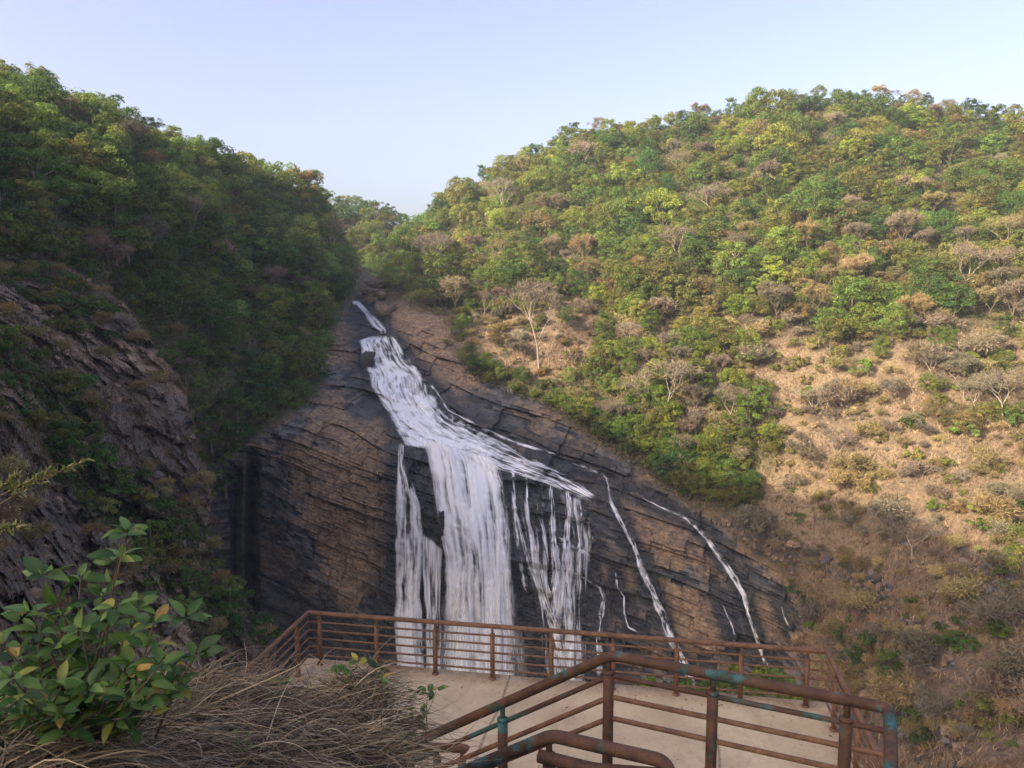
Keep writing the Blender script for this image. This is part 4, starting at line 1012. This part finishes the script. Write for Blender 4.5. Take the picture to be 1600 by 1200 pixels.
M_step = N('stair_cement'); v_ = M_step.coord(); M_step = M_step.done(M_step.bsdf(M_step.mix(M_step.noise(v_, 6.), (.12, .06, .04), (.24, .14, .095)), .9))
zl = ZT-1.12
mb = MB(); mb.box(midw-dS*1.0+np.array([0, 0, zl-ZT-.1])+nrm*.0, (1.05, .66, .1), RS); pchild('landing', mb.mesh('landing', M_step, False), st)
for k in range(8):
    mb = MB(); mb.box(midw+dS*(.16+.265*k)+np.array([0, 0, zl-ZT-.172*(k+1)-.1]), (.135, .66, .1), RS); pchild('step', mb.mesh('step', M_step, False), st)
mb = MB(); mb.box(midw+dS*3.0+np.array([0, 0, zl-ZT-.172*9-.1]), (.75, .72, .1), RS); pchild('landing', mb.mesh('landing', M_step, False), st)
mb = MB()
for p in (midw-dS*1., midw+dS*2.9): mb.box((p[0], p[1], ZF-.1+(zl-ZF)*.5-.3), (.2, .2, (zl-ZF)*.5-.25), RS)
pchild('pillar', mb.mesh('pillar', M_step, False), st)

# ------------------------------------------------------------------ bank in front of the viewer
CR = np.array([(-300,1170),(0,1158),(100,1140),(200,1118),(260,1100),(330,1090),(390,1090),(440,1108),(480,1085),(540,1066),(580,1072),(610,1110),(630,1160),(660,1230),(700,1330)], float)
NB = TPS([(-300,1170,2.7),(0,1158,3.2),(100,1140,3.6),(250,1105,4.2),(340,1078,4.8),(420,1085,5.0),(480,1085,5.2),(540,1066,5.4),(600,1090,5.4),(630,1160,5.2),(0,1200,2.95),(200,1200,3.3),(400,1200,3.9),(600,1200,4.5),(0,1400,2.1),(300,1400,2.5),(600,1400,3.0),(-300,1400,1.7),(700,1400,3.2),(0,1700,1.5),(600,1700,2.0)], 1e-4)
def bank(a, py):
    cy_ = np.interp(a, CR[:, 0], CR[:, 1]); k = np.maximum(cy_-py, 0); yc = np.maximum(py, cy_)
    P = unproj(a, yc, NB(a, yc)); P = P+fbm(P*2.2, 3, 130)[..., None]*np.array([.05, .05, .12])
    P[..., 1] += .012*k; P[..., 2] -= .03*k; return P
xs = np.arange(-300, 705, 6.); ys = np.arange(960, 1700, 6.); A_, Y_ = np.meshgrid(xs, ys); P = bank(A_, Y_)
bk = link('bank_ground', make_mesh('bank_ground', P.reshape(-1, 3), grid_faces(len(ys), len(xs)), M_soil, None, True)); tag(bk, 'dark earth bank under dry straw in front of the viewer', None, None, 'structure')
def strands(name, n, rng, region, label, mat, cols, Lr, wr, kind='stuff', arch=.5, dirs=None):
    Vs, Fs, Ts, c = [], [], [], 0
    m = 7; t = np.linspace(0, 1, m)
    for _ in range(n):
        x, y = region(rng); p = bank(np.array([x]), np.array([y]))[0]+np.array([0, 0, rng.uniform(-.02, .10)])
        a = rng.normal()*.9+(0 if rng.random() < .6 else math.pi) if dirs is None else dirs(rng)
        d = np.array([math.cos(a), math.sin(a)*.6, rng.uniform(-.2, .9)*arch]); d /= np.linalg.norm(d)
        L = rng.uniform(*Lr)*rng.uniform(.4, 1); g = rng.uniform(.2, 1.0)*L
        sd_ = rng.normal(size=3)*.18*L
        P = p+d*(L*t)[:, None]+np.array([0, 0, -1.])*(g*t*t*.55)[:, None]+sd_*np.sin(t*3.)[:, None]*.5
        w = np.cross(d, rng.normal(size=3)); w /= np.linalg.norm(w); ww = rng.uniform(*wr)*(1-.75*t)[:, None]
        u2 = np.cross(d, w)
        V = np.stack([P-w*ww, P+w*ww*.6+u2*ww*.6], 1).reshape(-1, 3); i = np.arange(m-1)*2
        Vs.append(V); Fs.append(np.stack([i, i+1, i+3, i+2], -1)+c); c += 2*m
        Ts.append(np.repeat((np.array(cols[rng.integers(len(cols))])*rng.uniform(.7, 1.3))[None], 2*m, 0))
    return tag(link(name, make_mesh(name, np.vstack(Vs), np.vstack(Fs), mat, {'tint': np.vstack(Ts)}, True)), label, None, None, kind)
STRAW = [(.31, .245, .15), (.21, .16, .10), (.125, .095, .062), (.38, .31, .20), (.08, .062, .045), (.17, .125, .08)]
def reg_all(rng):
    x = rng.uniform(-40, 640); cy_ = np.interp(x, CR[:, 0], CR[:, 1]); return x, cy_+rng.uniform(-6, 140)**1.0
rg = np.random.default_rng(3)
strands('dry_straw', 5200, rg, reg_all, 'tangle of brown dry straw covering the bank', M_twig, STRAW, (.25, .75), (.0025, .006), arch=.7)
def reg_crest(rng):
    x = rng.choice([rng.uniform(300, 440), rng.uniform(450, 625)]); cy_ = np.interp(x, CR[:, 0], CR[:, 1]); return x, cy_+rng.uniform(-4, 40)
strands('dry_straw', 2000, rg, reg_crest, 'arching dry stalks on the crest of the bank', M_twig, STRAW, (.25, .52), (.002, .0045), arch=1.1)
def reg_left(rng):
    x = rng.uniform(-60, 260); cy_ = np.interp(x, CR[:, 0], CR[:, 1]); return x, cy_+rng.uniform(-8, 60)
M_blade = M_leaf
strands('green_grass', 900, rg, reg_left, 'thin green grass among the leafy shrub stems', M_blade, [(.10, .12, .04), (.16, .16, .06), (.06, .09, .03)], (.2, .5), (.002, .004), arch=1.8)

# ------------------------------------------------------------------ leafy plants close by
def leaf_mesh(mb, base, d, up, L, W, col, rng, fold=.25, curl=.3):
    d = d/np.linalg.norm(d); s = np.cross(d, up); s /= np.linalg.norm(s)+1e-9; u = np.cross(s, d)
    m = 7; t = np.linspace(0, 1, m); prof = np.sin(np.pi*np.clip(t, 0, 1)**.85)**.8; prof[0] = .06; prof[-1] = .02
    C_ = base+d*(L*t)[:, None]-u*(curl*L*t*t)[:, None]
    e = (prof*W/2)[:, None]
    lft = C_+s*e+u*e*fold*2; rgt = C_-s*e+u*e*fold*2
    V = np.stack([lft, C_, rgt], 1).reshape(-1, 3); F_ = []
    for k in range(m-1):
        a = 3*k; F_ += [(a, a+1, a+4, a+3), (a+1, a+2, a+5, a+4)]
    T = np.stack([np.ones(m), np.full(m, 1.25), np.ones(m)], 1).reshape(-1, 1)*np.array(col)
    mb.add(V, F_, tint=T)
M_big = N('broad_leaf')
_v = M_big.coord(); _c = M_big.mix(1., M_big.attr('tint', True), M_big.ramp(M_big.noise(_v, 30., 5, .6), [(.25, .7), (.7, 1.15)]), 'MULTIPLY')
_c = M_big.mix(M_big.ramp(M_big.noise(_v, 22., 6, .7), [(.60, 0.), (.68, .8)]), _c, (.16, .13, .04))
_d = M_big.bsdf(_c, .5, M_big.bump(M_big.noise(_v, 60.), .3, .004), .35); _t = M_big.n('ShaderNodeBsdfTranslucent', i={'Color': _c}).outputs[0]
M_big = M_big.done(M_big.n('ShaderNodeMixShader', i={0: .3, 1: _d, 2: _t}).outputs[0])
M_stem = mat_bark('green_stem', (.09, .075, .035), (.17, .13, .07))
LC = [(.052, .112, .022), (.078, .150, .028), (.115, .195, .045), (.034, .078, .018)]; LY = [(.30, .27, .045), (.20, .22, .04), (.34, .22, .06)]
def plant(name, sprigs, root_pt, depth, label, cat, L, seed, nl=(5, 9), yellow=.09, stem_r=.006):
    rng = np.random.default_rng(seed); fol = MB(); stm = MB()
    rp = unproj(np.array(float(root_pt[0])), np.array(float(root_pt[1])), np.array(float(root_pt[2])))
    for s in sprigs:
        x, y = s[:2]; dd = depth+(s[2] if len(s) > 2 else rng.uniform(-.25, .25)); q = unproj(np.array(float(x)), np.array(float(y)), np.array(dd))
        sd_ = rng.normal(size=3)*.04; r0 = rp+rng.normal(size=3)*np.array([.08, .06, .02])
        t = np.linspace(0, 1, 8)[:, None]; Pm = (r0+q)/2+np.array([0, 0, -.03])+sd_
        P = (1-t)**2*r0+2*t*(1-t)*Pm+t*t*q
        stm.tube(P, np.linspace(stem_r, stem_r*.45, 8), 6)
        axis = P[-1]-P[-2]; axis /= np.linalg.norm(axis)
        n = rng.integers(*nl); a0 = rng.uniform(0, 6.28)
        for k in range(n+5):
            on_tip = k < n
            b = q if on_tip else P[rng.integers(3, 7)]
            a = a0+k*2.4; rad = np.array([math.cos(a), math.sin(a)*.8, 0])
            d = rad+axis*rng.uniform(.1, .9)+np.array([0, 0, rng.uniform(-.35, .5)])
            up = np.array([0, -.35, 1.])+rng.normal(size=3)*.35
            l = L*rng.uniform(.6, 1.2)
            col = LY[rng.integers(3)] if rng.random() < yellow else LC[rng.integers(4)]
            leaf_mesh(fol, b+d*.012, d, up, l, l*rng.uniform(.42, .58), col, rng, rng.uniform(.05, .3), rng.uniform(.05, .6))
    o = empty(name, rp); bpy.context.view_layer.update(); tag(o, label, cat)
    pchild('foliage', fol.mesh('foliage', M_big, True), o); pchild('stem', stm.mesh('stem', M_stem), o); return o
plant('leafy_shrub', [(198,832),(186,872),(72,900),(126,906),(290,968),(306,1024),(210,950),(36,968),(128,985),(66,1040),(190,1062),(272,1070),(128,1052),(240,1008),(14,1085),(160,930),(60,990),(100,960),(175,985),(215,1000),(30,1030),(95,1075),(160,1110),(225,1060),(250,1040),(40,1120),(5,1010),(110,1020),(150,1040),(200,1090),(75,1100),(20,1060),(90,1010),(30,1090),(55,1130),(110,1090),(140,1075),(180,1125),(225,1095),(255,1085),(10,1120),(95,1120),(160,1060),(205,1040),(270,1035),(50,960),(240,975),(180,950)],
      (150, 1150, 3.1), 2.75, 'broad leaved green shrub with a few yellow leaves on the bank', 'shrub', .078, 41, (6, 10))
plant('seedling', [(652,1088),(668,1082),(682,1078),(656,1115),(648,1125)], (641, 1172, 5.2), 5.2, 'thin leafy stem standing out against the cement floor', 'plant', .07, 42, (4, 6), .1, .004)
plant('creeper', [(560,1035),(590,1045),(596,1062),(545,1046),(520,1052)], (545, 1110, 5.2), 5.15, 'green leafy creeper draped over the straw crest', 'plant', .085, 43, (4, 7), .05, .004)
plant('creeper', [(440,1068),(425,1090),(418,1098)], (450, 1120, 4.9), 4.85, 'few dark leaves beside the platform side rail', 'plant', .085, 44, (3, 5), .05, .004)
plant('seedling', [(375,1158),(382,1168),(370,1170)], (380, 1190, 3.9), 3.85, 'small bright seedling sprouting from the straw', 'plant', .05, 45, (4, 6), .0, .003)
plant('creeper', [(590,1140),(615,1165),(600,1185),(622,1155)], (610, 1200, 4.9), 4.85, 'low green sprigs at the edge of the straw by the stairs', 'plant', .055, 46, (3, 5), .0, .003)
# flowering grass at the picture's side
rng = np.random.default_rng(50); stm = MB(); sp = MB()
for pts_ in ([(-60,830),(0,788),(50,758),(90,738),(130,722)], [(-60,820),(0,775),(30,760),(60,745),(78,735)], [(-60,800),(0,765),(15,755),(24,746)], [(-60,860),(0,824),(34,826)]):
    q = np.array(pts_, float); t = np.linspace(0, 1, 20); tt_ = np.linspace(0, 1, len(q))
    P = unproj(np.interp(t, tt_, q[:, 0]), np.interp(t, tt_, q[:, 1]), np.full(20, 2.)); stm.tube(P, np.linspace(.0035, .001, 20), 5)
    for k in range(7, 20):
        for _ in range(9):
            d = (P[k]-P[k-1]); d /= np.linalg.norm(d); d = d+rng.normal(size=3)*.7+np.array([0, 0, .25]); b = P[k]+rng.normal(size=3)*.003
            l = rng.uniform(.008, .028); leaf_mesh(sp, b, d, rng.normal(size=3), l, l*.22, [(.26, .27, .09), (.34, .29, .13), (.18, .22, .07)][rng.integers(3)], rng)
o = empty('flowering_grass', unproj(np.array(-60.), np.array(830.), np.array(2.))); bpy.context.view_layer.update(); tag(o, 'yellow green grass flower stalks leaning in over the buttress', 'grass stalk')
pchild('stem', stm.mesh('stem', M_stem), o); pchild('flower_head', sp.mesh('flower_head', M_big), o)

# ------------------------------------------------------------------ haze, sky, sun, camera
def haze_box(lo, hi):
    mb = MB(); c = (np.array(lo)+hi)/2; mb.box(c, (np.array(hi)-lo)/2)
    m = N('haze_air'); v = m.n('ShaderNodeVolumePrincipled', i={'Color': (.74, .85, 1., 1), 'Density': HZ, 'Anisotropy': .1})
    m.t.links.new(v.outputs[0], m.out.inputs['Volume'])
    o = link('haze', mb.mesh('haze', m.m, False)); tag(o, 'pale blue haze in the gorge air', None, None, 'stuff'); return o
HZ = .00018
haze_box((-480, -290, -150), (620, 900, 190))

w = bpy.data.worlds.new('World'); scene.world = w; w.use_nodes = True; nt = w.node_tree
sky = nt.nodes.new('ShaderNodeTexSky'); sky.sky_type = 'NISHITA'; sky.sun_disc = False
sky.sun_elevation = math.asin(SUN[2]); sky.sun_rotation = math.atan2(SUN[0], SUN[1]) % (2*math.pi)
sky.air_density = 1.0; sky.dust_density = 6.5; sky.ozone_density = 1.0; sky.altitude = 300
bg = nt.nodes['Background']; hs_ = nt.nodes.new('ShaderNodeHueSaturation'); hs_.inputs['Hue'].default_value = .516; hs_.inputs['Saturation'].default_value = .9; hs_.inputs['Value'].default_value = .96; nt.links.new(sky.outputs[0], hs_.inputs['Color']); tn_ = nt.nodes.new('ShaderNodeMix'); tn_.data_type = 'RGBA'; tn_.blend_type = 'MULTIPLY'; tn_.inputs[0].default_value = 1.; tn_.inputs[7].default_value = (.93, .865, .90, 1); nt.links.new(hs_.outputs[0], tn_.inputs[6]); nt.links.new(tn_.outputs[2], bg.inputs[0]); bg.inputs[1].default_value = .15
ld = bpy.data.lights.new('sun', 'SUN'); ld.energy = 3.2; ld.angle = math.radians(.5); ld.color = (1., .85, .60)
lo = bpy.data.objects.new('sun', ld); C.objects.link(lo); lo.rotation_euler = Vector(SUN).to_track_quat('Z', 'Y').to_euler(); lo.location = (-100, -100, 150)
cd = bpy.data.cameras.new('camera'); cd.sensor_width = 36; cd.lens = 36*F/1600; cd.clip_end = 5000; cd.clip_start = .05
co = bpy.data.objects.new('camera', cd); C.objects.link(co); co.rotation_euler = (math.pi/2-PITCH, 0, 0); scene.camera = co
scene.view_settings.view_transform = 'Standard'; scene.view_settings.look = 'None'; scene.view_settings.exposure = 1.5; scene.view_settings.gamma = 1
cy = scene.cycles; cy.max_bounces = 6; cy.diffuse_bounces = 3; cy.transparent_max_bounces = 24; cy.volume_bounces = 1; cy.transmission_bounces = 3
cy.use_denoising = True; cy.use_adaptive_sampling = False; cy.denoising_prefilter = "ACCURATE"; cy.denoising_input_passes = "RGB_ALBEDO_NORMAL"; cy.volume_step_rate = 4
